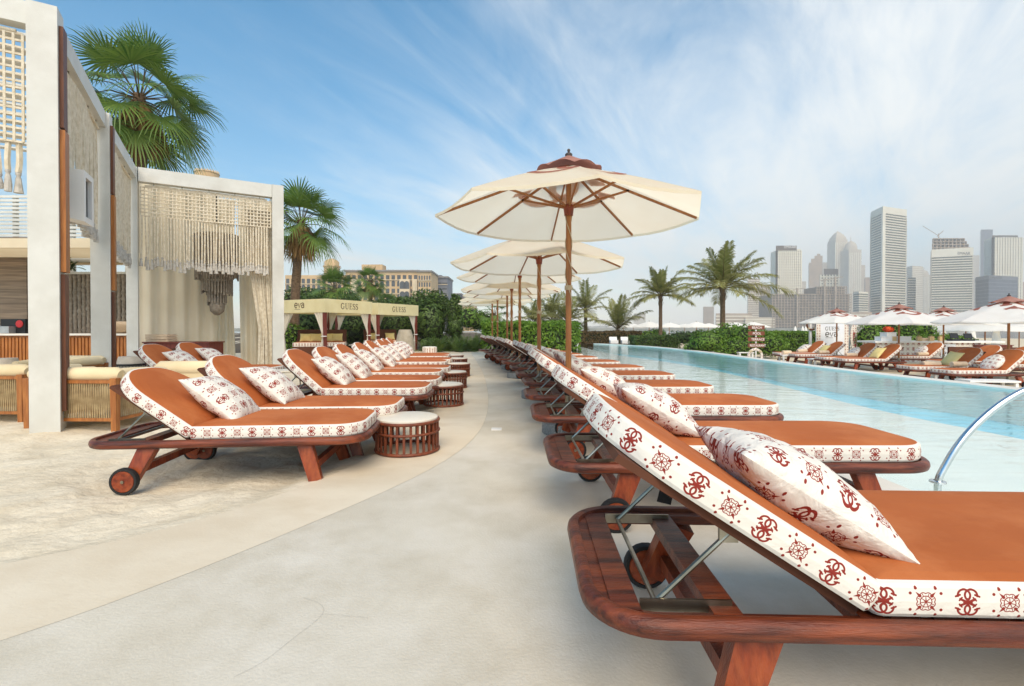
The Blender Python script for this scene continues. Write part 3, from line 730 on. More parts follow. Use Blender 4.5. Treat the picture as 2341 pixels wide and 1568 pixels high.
# ================================================================== PARASOLS
def make_parasol(Rr, hr, rise, label, group, base=True, emblem=True, cloth='canvas', cap='vent', h_cap=.10, polemat='pole', ribs=True, rope=True, name='parasol'):
    t = thing(name, label, 'parasol', group=group)
    top = hr + rise
    N8 = 8
    def zc(x, y):
        """height of the canopy above (x, y): eight flat panels, sagging a little between the ribs"""
        a = math.atan2(y, x) % (math.pi / 4) - math.pi / 8
        r = math.hypot(x, y) * math.cos(a) / math.cos(math.pi / 8)
        return hr + rise * (1 - r / Rr) - .035 * (r / Rr) * (1 - (a / (math.pi / 8)) ** 2) * .9 + .02 * math.sin(math.pi * min(1, r / Rr))
    mb = MB(); sub = 4; rings = [0.06, .2, .3, .45, .6, .75, .88, 1.0]; V = []
    n = N8 * sub
    for s in rings:
        for i in range(n):
            k, f = divmod(i, sub); f /= sub
            a0, a1 = k * math.pi / 4, (k + 1) * math.pi / 4
            x = Rr * s * (math.cos(a0) * (1 - f) + math.cos(a1) * f); y = Rr * s * (math.sin(a0) * (1 - f) + math.sin(a1) * f)
            V.append((x, y, zc(x, y)))
    fs = [(j * n + i, j * n + (i + 1) % n, (j + 1) * n + (i + 1) % n, (j + 1) * n + i) for j in range(len(rings) - 1) for i in range(n)]
    mb.add(V, [tuple(reversed(f)) for f in fs])
    E_ = V[(len(rings) - 1) * n:]; mb.add(E_ + [(x, y, z - .028) for x, y, z in E_], [(i, n + i, n + (i + 1) % n, (i + 1) % n) for i in range(n)])
    cn = mb.build('canopy', M[cloth], t, smooth=25)
    if emblem:
        mb = MB(); s_ = Rr * .42
        ribbon(mb, [([(u * 1.15, v * 1.1) for u, v in p], w) for p, w in emblem_strokes() if True], lambda u, v: (u * s_, v * s_, zc(u * s_, v * s_) + .006), maxseg=.05)
        mb.build('canopy_print', M['ink'], cn)
    if cap:
        mb = MB(); rc = Rr * .245; V = []; n = 48
        for s in (.08, .5, .85, 1.0):
            for i in range(n):
                a = 2 * math.pi * i / n
                z = top - .005 + h_cap * (1 - s) + .012 - (rise * s * .25) * .55
                if s > .8: z += .022 * abs(math.sin(a * 4)) * (1 if s < 1 else 1.6) - .012
                V.append((rc * s * math.cos(a), rc * s * math.sin(a), z))
        fs = [(j * n + i, (j + 1) * n + i, (j + 1) * n + (i + 1) % n, j * n + (i + 1) % n) for j in range(3) for i in range(n)]
        mb.add(V, fs); mb.build('vent_cap', M[cap], t, smooth=60)
    mb = MB(); zf = top + (h_cap if cap else 0)
    mb.lathe([(.005, zf - .01), (.034, zf - .01), (.04, zf + .008), (.03, zf + .022), (.012, zf + .03), (.014, zf + .045), (.017, zf + .055), (.012, zf + .066), (.003, zf + .07)], 12); mb.build('finial', M['finial'], t, smooth=60)
    pz = .0
    mb = MB(); mb.tube([(0, 0, pz), (0, 0, hr * .52), (0, 0, top - .02)], [.030, .030, .028], 14); mb.build('pole', M[polemat], t, smooth=40)
    zh = hr + .09
    if ribs:
        mb = MB(); mb.lathe([(.03, zh - .09), (.045, zh - .09), (.052, zh - .03), (.058, zh), (.05, zh + .02), (.03, zh + .02)], 16); mb.build('runner', M['wood_leg'], t, smooth=40)
        for k in range(8):
            a = k * math.pi / 4; c, s = math.cos(a), math.sin(a)
            mb = MB(); mb.bar((.05 * c, .05 * s, zc(.05 * c, .05 * s) - .022), (Rr * .985 * c, Rr * .985 * s, zc(Rr * .985 * c, Rr * .985 * s) - .016), .016, .024); rb = mb.build('rib', M[polemat], t)
            mb = MB(); q = .46 * Rr; mb.bar((.05 * c, .05 * s, zh), (q * c, q * s, zc(q * c, q * s) - .03), .016, .022); mb.build('strut', M[polemat], rb)
    if rope:
        mb = MB(); P = []
        for i in range(60):
            z = zh - .09 - i * (zh - hr * .62) / 60; a = i * .16; P.append((.034 * math.cos(a), .034 * math.sin(a), z))
        mb.tube(P, .0045, 5); P = [(-x, -y, z) for x, y, z in P]; mb.tube(P, .0045, 5)
        for k in range(4): mb.tube([(.036 * math.cos(a * .5), .036 * math.sin(a * .5), hr * .66 + .012 * k) for a in range(14)], .0065, 5)
        mb.build('cord', M['rope_cord'], t, smooth=60)
    if base:
        mb = MB(); mb.lathe([(.02, .0), (.268, 0), (.275, .008), (.275, .105), (.268, .115), (.02, .115)], 40); b_ = mb.build('base', M['granite'], t, smooth=40)
        mb = MB(); mb.lathe([(.036, .11), (.036, .42), (.042, .425), (.042, .40)], 14, cap=False); mb.build('socket', M['steel'], b_, smooth=40)
    return t
GU = 'cream parasols along the poolside row'
uR = make_parasol(1.37, 2.24, .52, 'x', GU)
ROW_U = [(5.07, .585, 2.24, 3), (7.6, .42, 2.07, 12), (10.7, .17, 2.18, 5), (12.9, -.01, 2.07, 20), (15.1, -.15, 2.08, 9), (17.6, -.52, 2.06, 15), (19.6, -.79, 2.06, 2)]
for i, (d, x, h, rz) in enumerate(ROW_U):
    o = put(uR, (x, d, 0), R(rz), ['large cream octagonal parasol nearest the camera, seen from below', 'second cream parasol from the camera, standing behind the large one', 'third cream parasol from the camera in the poolside row', 'fourth cream parasol from the camera in the poolside row', 'fifth cream parasol from the camera in the poolside row', 'sixth cream parasol from the camera in the poolside row', 'farthest cream parasol of the poolside row by the hedge'][i], GU, dup=i > 0)
    if i:  # cranked down a little further on their poles
        for ch in col.objects:
            if ch.parent == o and ch.name.split('.')[0] not in ('base',):
                ch.location.z += h - 2.24
            if ch.parent == o and ch.name.split('.')[0] == 'pole': ch.location.z = 0; ch.scale.z = (h + .50) / 2.74
GV = 'cream parasols with brown caps across the pool'
uV = make_parasol(1.56, 1.62, .56, 'x', GV, base=True, rope=False, cloth='canvas_white')
for i, (px, d, rz) in enumerate([(1913, 22.9, 8), (2055, 16.9, 20), (2157, 19.2, 3), (2306, 12.65, 12)]):
    x = (px - 1170.5) / F_PX * d
    put(uV, (x, d, ZD + (.09 if i == 0 else 0)), R(rz), ['cream brown-capped parasol across the pool in front of the white board', 'cream brown-capped parasol across the pool at the left end of the bar', 'cream brown-capped parasol across the pool in front of the bar middle', 'cream brown-capped parasol across the pool nearest the right picture edge'][i], GV, dup=i > 0)
GW = 'white beach parasols beyond the pool'
uW = make_parasol(1.55, 1.62, .5, 'x', GW, base=False, emblem=False, cloth='canvas_white', cap=None, ribs=False, rope=False, name='beach_parasol')
WL = [(1425, 47), (1484, 44), (1530, 52), (1592, 46), (1620, 60), (1681, 50), (1722, 48), (1500, 62), (1448, 64), (1565, 66)]
WN = ['small white beach parasol at the left end of the distant line', 'white beach parasol left of the slim palm trunk', 'white beach parasol right of the slim palm trunk', 'white beach parasol above the dark bar stools', 'white beach parasol partly behind the one over the bar stools', 'white beach parasol just left of the signpost', 'white beach parasol directly behind the signpost', 'far white beach parasol behind the slim palm trunk', 'far white beach parasol peeping over the bronze hedge', 'far white beach parasol in the gap right of the slim palm']
for i, ((px, d), lab) in enumerate(zip(WL, WN)):
    put(uW, ((px - 1170.5) / F_PX * d, d, ZD - .05), R(17 * i), lab, GW, dup=i > 0)
uY = make_parasol(2.0, 1.72, .45, 'x', 'yellow-lined parasols behind the bar', base=False, emblem=False, cloth='canvas_white', cap=None, rope=False)
for i, (px, d) in enumerate([(2208, 27), (2252, 24.5), (2330, 30)]):
    put(uY, ((px - 1170.5) / F_PX * d, d, -.75), R(10 + 9 * i), ['white parasol behind the bar, left of its pair', 'white parasol behind the bar, right of its pair', 'white parasol behind the bar at the right picture edge'][i], 'white parasols behind the bar', dup=i > 0)
uY['group'] = 'white parasols behind the bar'

# ================================================================== PERGOLA ON THE LEFT
A_, B_, C_, D_ = Vector((-5.08, 5.36, 0)), Vector((-6.67, 7.98, 0)), Vector((-8.2, 10.6, 0)), Vector((-5.74, 12.02, 0))
W1 = (C_ - A_).normalized(); W2 = (D_ - C_).normalized()         # along the two fronts
IN1 = Vector((W1.y * -1, W1.x, 0)); IN2 = Vector((-W2.y, W2.x, 0))  # into the two bays
HT = 4.55
rz1 = math.atan2(W1.y, W1.x); rz2 = math.atan2(W2.y, W2.x)
def post(p, rz, lab, inlay=True, h=HT, w=.25):
    t = thing('pergola_post', lab, 'post', (p.x, p.y, -.08), rz, 'white pergola posts')
    mb = MB(); mb.box((0, 0, h / 2 + .04), (w, w, h + .08)); mb.build('shaft', M['white_paint'], t)
    if inlay:
        mb = MB(); mb.box((0, -w / 2 - .021, 1.0), (w * .62, .036, 1.5)); mb.build('timber_inlay', M['brown_timber'], t)
        mb = MB(); mb.box((0, -w / 2 - .026, 2.55), (w * .66, .046, 1.55)); mb.build('timber_inlay', M['honey'], t)
        mb = MB(); mb.box((0, -w / 2 - .021, 3.9), (w * .62, .036, 1.1)); mb.build('timber_inlay', M['brown_timber'], t)
    return t
post(A_, rz1, 'tall white square post with timber strips at the left edge, nearest the camera')
post(B_, rz1, 'tall white square post with timber strips, second from the camera')
post(C_, rz1, 'tall white square post in the inner corner of the pergola', inlay=False, w=.2)
post(D_, rz2, 'tall white square post at the right end of the pergola, by the gold stanchions', inlay=False)
def beam(p, q, lab, over=.0, h=.24, w=.16, name='pergola_beam', z=HT):
    d = (q - p).normalized(); t = thing(name, lab, 'beam', (p.x, p.y, z - h / 2), math.atan2(d.y, d.x)); L = (q - p).length
    mb = MB(); mb.bar((-over, 0, 0), (L + over, 0, 0), w, h); mb.build('girder', M['white_paint'], t)
    mb = MB(); mb.tube([(.1, -.0, -h / 2 - .07), (L - .1, 0, -h / 2 - .07)], .022, 8); mb.build('curtain_rail', M['macrame'], t, smooth=50)
    for k in range(5):
        s = L * (k + .5) / 5; mb = MB(); mb.bar((s, 0, -h / 2), (s, 0, -h / 2 - .06), .02, .02, (1, 0, 0)); mb.build('rail_hook', M['steel'], t)
    return t
beam(A_ + W1 * .13, B_ - W1 * .13, 'white pergola beam between the first and second post')
beam(B_ + W1 * .13, C_ - W1 * .1, 'white pergola beam between the second post and the inner corner')
beam(C_ + W2 * .12, D_ - W2 * .13, 'white pergola beam over the lattice and chandelier bay', h=.3, w=.2)
A0 = A_ - W1 * 4.0
beam(A_ + IN1 * .13, A_ + IN1 * 3.2, 'white pergola beam running back from the nearest post')
beam(D_ + IN2 * .13, D_ + IN2 * 2.7, 'white pergola side beam running back from the right end post')
def tassel(mb, x, y, z, L, r_):
    n = 7
    mb.lathe([(.012, 0), (.024, -.012), (.026, -.03), (.017, -.05), (.024, -.07), (.034, -L * .7), (.030 + .014 * r_.random(), -L)], n, (x, y, z), 0)
def curtain(p, q, z0, z1, step, lab, rad=.019, lattice=0.0, seed=1, sway=.02, name='macrame_curtain'):
    """ropes hung from p to q between z1 (top) and z0 (tassel tops)"""
    r_ = random.Random(seed); d = (q - p); L = d.length; d.normalize(); nrm = Vector((-d.y, d.x, 0))
    t = thing(name, lab, 'macrame curtain', (p.x, p.y, 0), math.atan2(d.y, d.x), 'macrame rope curtains')
    mb = MB(); ts = MB(); n = int(L / step); zt = z1 - lattice
    for i in range(n):
        s = (i + .5) * step; ph = r_.uniform(0, 6); jit = r_.uniform(-.012, .012); zz = z0 + r_.uniform(-.05, .05)
        P = []
        for k in range(7):
            f = k / 6; P.append((s + jit * f + sway * .5 * math.sin(ph + f * 3) * f, .035 * math.sin(s * 2.3 + seed) + sway * math.sin(ph + 2 * f) * f, zt + (zz - zt) * f))
        mb.tube(P, [rad * r_.uniform(.85, 1.12)] * 7, 5)
        tassel(ts, P[-1][0], P[-1][1], zz + .01, r_.uniform(.17, .25), r_)
    mb.build('rope_fringe', M['macrame'], t, smooth=70)
    ts.build('tassel_row', M['tassel'], t, smooth=50)
    if lattice:
        mb = MB(); k = int(L / .072)
        for i in range(k + 1): s = L * i / k; mb.bar((s, 0, z1), (s, 0, zt), .021, .022, (1, 0, 0))
        k = int(lattice / .07)
        for i in range(k + 1): z = z1 - lattice * i / k; mb.bar((0, -.004, z), (L, -.004, z), .024, .022)
        mb.build('rope_lattice', M['macrame'], t)
    return t
zt = HT - .33
curtain(A_ + W1 * .16, B_ - W1 * .16, 2.66, zt, .052, 'macrame rope curtain hanging between the first and second white post', seed=2, sway=.03)
curtain(B_ + W1 * .16, C_ - W1 * .12, 2.62, zt, .052, 'macrame rope curtain hanging between the second white post and the inner corner', seed=3)
curtain(C_ + W2 * .14, D_ - W2 * .15, 2.60, HT - .40, .058, 'macrame curtain with open lattice top in front of the chandelier', lattice=.62, rad=.017, seed=4, sway=.015)
curtain(A_ + IN1 * .18, A_ + IN1 * 3.0, 2.72, zt, .085, 'open macrame net hanging left of the nearest white post', lattice=1.15, rad=.026, seed=5)
curtain(D_ + IN2 * .18, D_ + IN2 * 2.6, 2.60, zt, .05, 'macrame curtain on the right end side of the pergola', seed=6)
# side ropes let down to the ground near the end post
def rope_bundle(p, lab, seed):
    t = thing('rope_bundle', lab, 'rope curtain', (p.x, p.y, -.05), rz2); r_ = random.Random(seed)
    mb = MB()
    for i in range(26):
        x0 = -.30 + .022 * i; x1 = -.02 + .012 * i
        mb.tube([(x0, r_.uniform(-.03, .03), 4.0), (x0 * .6 + x1 * .4, r_.uniform(-.05, .05), 2.4), (x1, r_.uniform(-.06, .06), 1.1), (x1 + .05 * r_.uniform(-1, 1), r_.uniform(-.08, .08), .05)], .016, 5)
    mb.build('rope_strands', M['macrame'], t, smooth=70)
rope_bundle(D_ - W2 * .38 + IN2 * .25, 'long bundle of pale ropes hanging to the ground beside the right end post', 4)
# fabric drapes at the back of the right bay
def drape(p, q, z0, z1, lab, folds, amp, seed, gather=0.0, mat='drape', name='drape_panel', cat='curtain', group='cream drapes at the back of the pergola'):
    d = (q - p); L = d.length; d.normalize(); t = MB(); n = folds * 8; V = []; r_ = random.Random(seed)
    rows = 9
    ph = [r_.uniform(0, 6) for _ in range(4)]
    for j in range(rows):
        f = j / (rows - 1); w = 1 - gather * math.sin(math.pi * min(1, f * 1.0)) ** 2 if gather >= 0 else 1 + gather * f
        for i in range(n + 1):
            s = i / n; x = (s - .5) * L * w + L / 2
            y = amp * math.sin(2 * math.pi * folds * s + ph[0] + .5 * math.sin(f * 2 + ph[1])) * (.55 + .45 * f) + amp * .5 * math.sin(2 * math.pi * folds * .37 * s + ph[2])
            V.append((x, y, z1 + (z0 - z1) * f))
    k = n + 1
    t.add(V, [(j * k + i, j * k + i + 1, (j + 1) * k + i + 1, (j + 1) * k + i) for j in range(rows - 1) for i in range(n)])
    o = t.build(name, M[mat], None, smooth=180, loc=(p.x, p.y, 0), rz=math.atan2(d.y, d.x))
    return tag(o, lab, cat, group)
bk = lambda s, dep: C_ + W2 * s + IN2 * dep
drape(bk(.02, .75), bk(1.55, 1.35), 0.0, 4.45, 'wide cream drape behind the reddish cabinet, left of the opening', 5, .07, 1)
drape(bk(1.45, 1.6), bk(1.95, 1.65), 0.0, 4.45, 'narrow cream drape tied back in the middle of the bay', 3, .06, 2, gather=.25)
drape(bk(2.0, 1.35), bk(3.0, 1.25), 0.0, 4.45, 'cream drape right of the chandelier, behind the gold stanchions', 4, .07, 3, gather=-.12)
drape(bk(2.78, 1.4), bk(2.95, .4), 0.0, 4.45, 'cream drape on the right side of the pergola bay', 4, .05, 4)
t = thing('roof_louvres', 'white roof louvres over the lattice and chandelier bay', 'roof louvres', (0, 0, HT - .02))
mb = MB()
for i in range(12):
    p = C_ + W2 * .2 + IN2 * (.25 + i * .21); q = D_ - W2 * .2 + IN2 * (.25 + i * .21); mb.bar((p.x, p.y, 0), (q.x, q.y, 0), .045, .03)
mb.build('louvre_blades', M['white_paint'], t)
# chandelier of rope tiers
def chandelier(p):
    t = thing('chandelier', 'tiered macrame rope chandelier on a black cord in the pergola bay', 'chandelier', p)
    mb = MB(); mb.tube([(0, 0, 0), (0, 0, -1.0)], .012, 6); mb.build('cord', M['black'], t)
    for r, z0, z1 in ((.46, -1.0, -2.05), (.33, -1.55, -2.42), (.2, -2.1, -2.68)):
        mb = MB(); mb.tube([(r * math.cos(a * math.pi / 12), r * math.sin(a * math.pi / 12), z0) for a in range(25)], .016, 6, cap=False); hp = mb.build('hoop', M['macrame'], t, smooth=60)
        mb = MB(); n = int(r * 100)
        for k in range(n):
            a = 2 * math.pi * k / n; mb.tube([(r * math.cos(a), r * math.sin(a), z0), (r * .98 * math.cos(a), r * .98 * math.sin(a), z1 + rnd.uniform(-.06, .06))], [.016, .02], 5)
        mb.build('rope_fringe', M['grey_macrame'], hp, smooth=60)
    mb = MB(); mb.lathe([(.02, -2.5), (.12, -2.55), (.17, -2.72), (.15, -2.86), (.05, -2.95), (.01, -2.96)], 14); mb.build('rope_ball', M['grey_macrame'], t, smooth=60)
chandelier(tuple(C_ + W2 * 1.55 + IN2 * .72 + Vector((0, 0, 4.35))))

# bar kiosk inside the left bay
KD = 11.9
def kx(px, d): return (px - 1170.5) / F_PX * d
t = thing('bar_counter', 'long bar counter with honey slatted front and white top inside the pergola', 'bar counter', (0, 0, 0))
x0, x1 = kx(-160, KD), kx(327, KD)
mb = MB(); mb.box(((x0 + x1) / 2, KD + .35, .40), (x1 - x0, .60, 1.0)); mb.build('carcass', M['honey'], t)
mb = MB()
n = int((x1 - x0) / .085)
for i in range(n): mb.box((x0 + .045 + i * .085, KD + .035, .38), (.055, .035, .94))
mb.build('slat_front', M['honey'], t)
mb = MB(); mb.box(((x0 + x1) / 2, KD + .33, .925), (x1 - x0 + .06, .74, .045)); mb.build('counter_top', M['marble'], t)
ct = .95
t = thing('cabinet', 'reddish brown timber cabinet right of the bar counter', 'cabinet', (0, 0, 0))
cd = 11.0; cx0, cx1 = kx(326, cd), kx(476, cd)
mb = MB(); mb.box(((cx0 + cx1) / 2, cd + .3, .33), (cx1 - cx0, .55, .82)); mb.build('carcass', M['redwood'], t)
mb = MB(); mb.box(((cx0 + cx1) / 2, cd + .3, .756), (cx1 - cx0 + .04, .60, .028)); mb.build('cabinet_top', M['redwood'], t)
def folded_towels(p, n, w, lab):
    t = thing('towel_stack', lab, 'towels', p)
    for k in range(n):
        mb = MB(); h = .055
        mb.prism(rounded(w, .36, .02, .05, 4), k * (h + .003), k * (h + .003) + h - .004); o = mb.build('folded_towel', M['towel'], t, smooth=30); o.location = (rnd.uniform(-.01, .01), rnd.uniform(-.02, .02), 0)
        mb = MB()
        for q in range(8): mb.tube([(w, -.15 + .043 * q, k * (h + .003) + .03), (w + .03, -.15 + .043 * q, k * (h + .003) + .012)], .006, 4)
        mb.build('fringe', M['towel'], o)
    return t
folded_towels((kx(325, 11.0), 11.25, .772), 3, .50, 'low stack of folded beige towels on the reddish cabinet')
def rolled(p, rz, L, r, lab, group=None, ax=True, mat='towel'):
    mb = MB(); P = [(-L / 2, 0, r), (-L / 2 + .01, 0, r), (L / 2 - .01, 0, r), (L / 2, 0, r)]
    mb.tube(P, [r * .86, r, r, r * .86], 18)
    o = mb.build('rolled_towel', M[mat], None, smooth=40, loc=p, rz=rz)
    mb = MB(); Q = []
    for a in range(40):
        rr = r * .9 * (1 - a / 46); Q.append((L / 2 + .004, rr * math.cos(a * .5), r + rr * math.sin(a * .5)))
    mb.tube(Q, .006, 4); mb.build('spiral_end', M['towel'], o)
    return tag(o, lab, 'rolled towel', group)
rolled((kx(262, 12.1), 12.2, ct), R(75), .46, .15, 'big rolled towel on the bar counter between the second post and the towel pair')
rolled((kx(312, 12.1), 12.2, ct), R(12), .50, .085, 'lower towel of the rolled pair at the right end of the bar counter')
rolled((kx(312, 12.1), 12.2, ct + .168), R(8), .50, .08, 'upper towel of the rolled pair at the right end of the bar counter')
# behind the counter
t = thing('stone_wall', 'striped beige stone wall panel behind the bar at the left edge', 'wall')
mb = MB(); a, b = kx(-200, 13.2), kx(66, 13.2); mb.box(((a + b) / 2, 13.25, 1.72), (b - a, .2, 3.6)); mb.build('wall_panel', M['travertine'], t)
t = thing('slatted_screen', 'white horizontal slats closing the back of the bar above the stone wall', 'screen')
a, b = kx(-220, 14.6), kx(300, 14.6); mb = MB()
for i in range(17): mb.box(((a + b) / 2, 14.6, 3.15 + i * .115), (b - a, .03, .07))
mb.build('slats', M['white_paint'], t)
for px in (-120, 40, 170, 295): mb = MB(); mb.box((kx(px, 14.7), 14.68, 2.4), (.10, .10, 5.3)); mb.build('upright', M['white_paint'], t)
def macrame_screen(px0, px1, d, z0, z1, lab):
    t = thing('macrame_screen', lab, 'macrame screen'); a, b = kx(px0, d), kx(px1, d); mb = MB(); n = int((b - a) / .115)
    for i in range(n):
        x = a + (i + .5) * (b - a) / n; P = []; rs = []; k = 34
        for j in range(k):
            z = z1 + (z0 - z1) * j / (k - 1); P.append((x, d, z)); rs.append(.048 + (.020 if (j * 7 + i * 3) % 11 in (0, 1) else 0) + .004 * math.sin(j * 1.9 + i))
        mb.tube(P, rs, 8)
    mb.build('knotted_cords', M['grey_macrame'], t, smooth=70)
    mb = MB(); mb.box(((a + b) / 2, d + .07, (z0 + z1) / 2), (b - a, .03, z1 - z0)); mb.build('backing', M['grey_macrame'], t)
    mb = MB(); mb.box(((a + b) / 2, d, z1 + .03), (b - a, .16, .06)); mb.build('top_rail', M['white_paint'], t)
macrame_screen(118, 309, 13.4, .7, 2.55, 'grey knotted macrame screen behind the bar counter')
t = thing('kiosk_roof', 'beige slatted roof canopy over the bar', 'roof')
a, b = kx(-260, 12.5), kx(330, 12.8)
mb = MB()
for i in range(16): mb.box(((a + b) / 2, 11.6 + i * .17, 3.0 + .0 * i), (b - a, .10, .045))
mb.build('slats', M['drape'], t)
mb = MB(); mb.box(((a + b) / 2, 11.4, 3.05), (b - a, .09, .22)); mb.build('fascia', M['drape'], t)
mb = MB(); mb.box(((a + b) / 2, 14.2, 3.02), (b - a, .09, .22)); mb.build('rear_fascia', M['drape'], t)
mb = MB(); mb.box(((a + b) / 2, 13.3, 2.92), (b - a, .10, .10)); mb.build('purlin', M['white_paint'], t)
post(Vector((kx(318, 13.5), 13.5, 0)), 0, 'slim white post right of the grey macrame screen', inlay=False, h=3.05, w=.14)
t = thing('dark_screen', 'dark louvred screen behind the bar bay', 'screen')
mb = MB(); a, b = kx(60, 15.2), kx(345, 15.2); mb.box(((a + b) / 2, 15.2, 1.3), (b - a, .08, 2.7)); mb.build('screen_panel', M['grey_macrame'], t)
# pergola roof louvres over the left bay
t = thing('roof_louvres', 'white roof louvres over the left pergola bay', 'roof louvres', (0, 0, HT - .02))
mb = MB()
for i in range(14):
    p = A_ + W1 * (.35 + i * .42); q = p + IN1 * 3.4; mb.bar((p.x, p.y, 0), (q.x, q.y, 0), .16, .03)
mb.build('louvre_blades', M['white_paint'], t)
# things on the bar
t = thing('coffee_machine', 'black and silver coffee machine on the bar at the left edge', 'coffee machine', (kx(22, 12.2), 12.25, ct))
mb = MB(); mb.box((.02, .12, .18), (.62, .22, .36)); mb.build('body', M['black'], t)
mb = MB(); mb.box((-.08, -.06, .09), (.34, .2, .17)); mb.build('drip_tray', M['silver'], t)
mb = MB(); mb.lathe([(.005, 0), (.085, 0), (.095, .012), (.085, .024), (.005, .024)], 20); o = mb.build('badge', M['red'], t, smooth=40); o.location = (.20, .005, .235); o.rotation_euler = (R(90), 0, 0)
mb = MB(); mb.tube([(-.20, -.08, .19), (-.20, -.16, .19)], .02, 8); mb.build('handle', M['silver'], t)
def drum(p, lab, dup=None):
    t = thing('drum_stool', lab, 'drum', p, group='grey drums with black bands')
    mb = MB(); mb.lathe([(.01, 0), (.20, 0), (.235, .12), (.25, .28), (.235, .42), (.21, .52), (.20, .55), (.01, .555)], 28); mb.build('body', M['drum'], t, smooth=40)
    for z in (.13, .36):
        mb = MB(); mb.lathe([(.243, z), (.259, z + .004), (.260, z + .04), (.247, z + .045)], 28, cap=False); mb.build('band', M['black'], t, smooth=40)
    mb = MB()
    for k in range(28):
        a0 = 2 * math.pi * k / 28
        for s in (1, -1):
            P = [((.254) * math.cos(a0 + s * f * .32), (.254) * math.sin(a0 + s * f * .32), .175 + f * .185) for f in (0, .25, .5, .75, 1)]
            mb.tube(P, .0035, 3)
    mb.build('lacing', M['black'], t)
    return t
drum((kx(298, 10.2), 10.2, -.06), 'grey laced drum with black bands in front of the bar, left of the reddish cabinet')
drum((kx(8, 9.6), 9.6, -.06), 'grey laced drum with black bands at the left picture edge')
# white speaker housing on the nearest post
def speaker():
    p = at(158, 452, 6.0)
    t = thing('speaker_box', 'white hooded loudspeaker box fixed behind the nearest post', 'loudspeaker', p, R(118))
    mb = MB()
    w, dp, h = .40, .40, .62
    mb.add([(-w / 2, -dp / 2, -h / 2), (w / 2, -dp / 2, -h / 2), (w / 2, dp / 2, -h * .36), (-w / 2, dp / 2, -h * .36), (-w / 2, -dp / 2, h / 2), (w / 2, -dp / 2, h / 2), (w / 2, dp / 2, h / 2), (-w / 2, dp / 2, h / 2)],
           [(0, 3, 2, 1), (4, 5, 6, 7), (1, 2, 6, 5), (2, 3, 7, 6), (3, 0, 4, 7)])
    # front rim with a deep opening
    i, e = .07, .05
    f = -dp / 2
    O = [(-w / 2, f, -h / 2), (w / 2, f, -h / 2), (w / 2, f, h / 2), (-w / 2, f, h / 2)]
    I = [(-w / 2 + i, f, -h / 2 + i), (w / 2 - i, f, -h / 2 + i), (w / 2 - i, f, h / 2 - i), (-w / 2 + i, f, h / 2 - i)]
    J = [(x, f + .16, z) for x, _, z in I]
    mb.add(O + I + J, [(k, (k + 1) % 4, 4 + (k + 1) % 4, 4 + k) for k in range(4)] + [(4 + k, 4 + (k + 1) % 4, 8 + (k + 1) % 4, 8 + k) for k in range(4)])
    mb.build('housing', M['white'], t)
    mb = MB(); mb.box((0, f + .05, 0), (w - 2 * i - .002, .01, h - 2 * i - .002)); mb.build('grille', M['black'], t)
speaker()
# rope armchairs and sofa
def armchair(p, rz, w, dp, lab, cush=True, seed=0):
    t = thing('rope_armchair', lab, 'armchair', p, rz, 'rope sided lounge seats')
    h = .60
    for x in (0, w):
        for y in (0, dp):
            mb = MB(); mb.bar((x, y, -.02), (x, y, h - .02), .055, .055, (1, 0, 0), w2=.07, h2=.07); mb.build('leg', M['teak'], t)
    for z in (.12, h - .06):
        for a, b in (((.03, 0, z), (w - .03, 0, z)), ((0, .03, z), (0, dp - .03, z)), ((w, .03, z), (w, dp - .03, z))):
            mb = MB(); mb.bar(a, b, .03, .035); mb.build('side_rail', M['teak'], t)
    mb = MB()
    n = int(w / .014)
    for i in range(n): x = .04 + (w - .08) * i / (n - 1); mb.bar((x, .004 * (-1) ** i, .13), (x, -.004 * (-1) ** i, h - .07), .008, .008, (0, 1, 0))
    n = int(dp / .014)
    for xx in (0, w):
        for i in range(n): y = .04 + (dp - .08) * i / (n - 1); mb.bar((xx + .004 * (-1) ** i, y, .13), (xx - .004 * (-1) ** i, y, h - .07), .008, .008, (1, 0, 0))
    mb.build('rope_weave', M['weave'], t)
    r_ = .075
    def pad(c, d): 
        b = MB(); b.prism(rounded(d[0], d[1], .07, .07, 5), 0, d[2]); o = b.build('seat_cushion', M['cream'], t, smooth=40); o.location = (c[0] - d[0] / 2, c[1], c[2]); return o
    pad((w / 2, dp / 2 + .03, .22), (w - .1, dp - .10, .17))
    mb = MB(); mb.tube([(-.02, .06, h + .01), (.03, .06, h + .02), (w - .03, .06, h + .02), (w + .02, .06, h + .01)], [.055, .078, .078, .055], 14); mb.build('back_roll', M['cream'], t, smooth=60)
    for xx in (.04, w - .04):
        mb = MB(); mb.tube([(xx, .08, h + .012), (xx, .3, h + .01), (xx, dp - .06, h - .0)], [.07, .068, .05], 12); mb.build('arm_roll', M['cream'], t, smooth=60)
    return t
armchair((kx(262, 5.42) - .98, 5.42 + .02, -.055), R(-1), .98, .85, 'cream topped rope armchair with honey legs, right of the nearest white post')
armchair((kx(55, 5.9) - .9, 5.9, -.055), R(-2), .9, .85, 'cream topped rope armchair cut by the left picture edge')
def pad_block(p, rz, d, lab, name='back_cushion', cat='cushion', mat='cream', tilt=0):
    b = MB(); b.prism(rounded(d[0], d[1], .06, .06, 5), -d[2] / 2, d[2] / 2); o = b.build(name, M[mat], None, smooth=40); o.location = p; o.rotation_euler = (tilt, 0, rz); return tag(o, lab, cat)
armchair((kx(150, 7.2), 7.9, -.055), R(180), .75, .8, 'rope armchair facing the bar, behind the nearest white post')
bpy.context.view_layer.update()
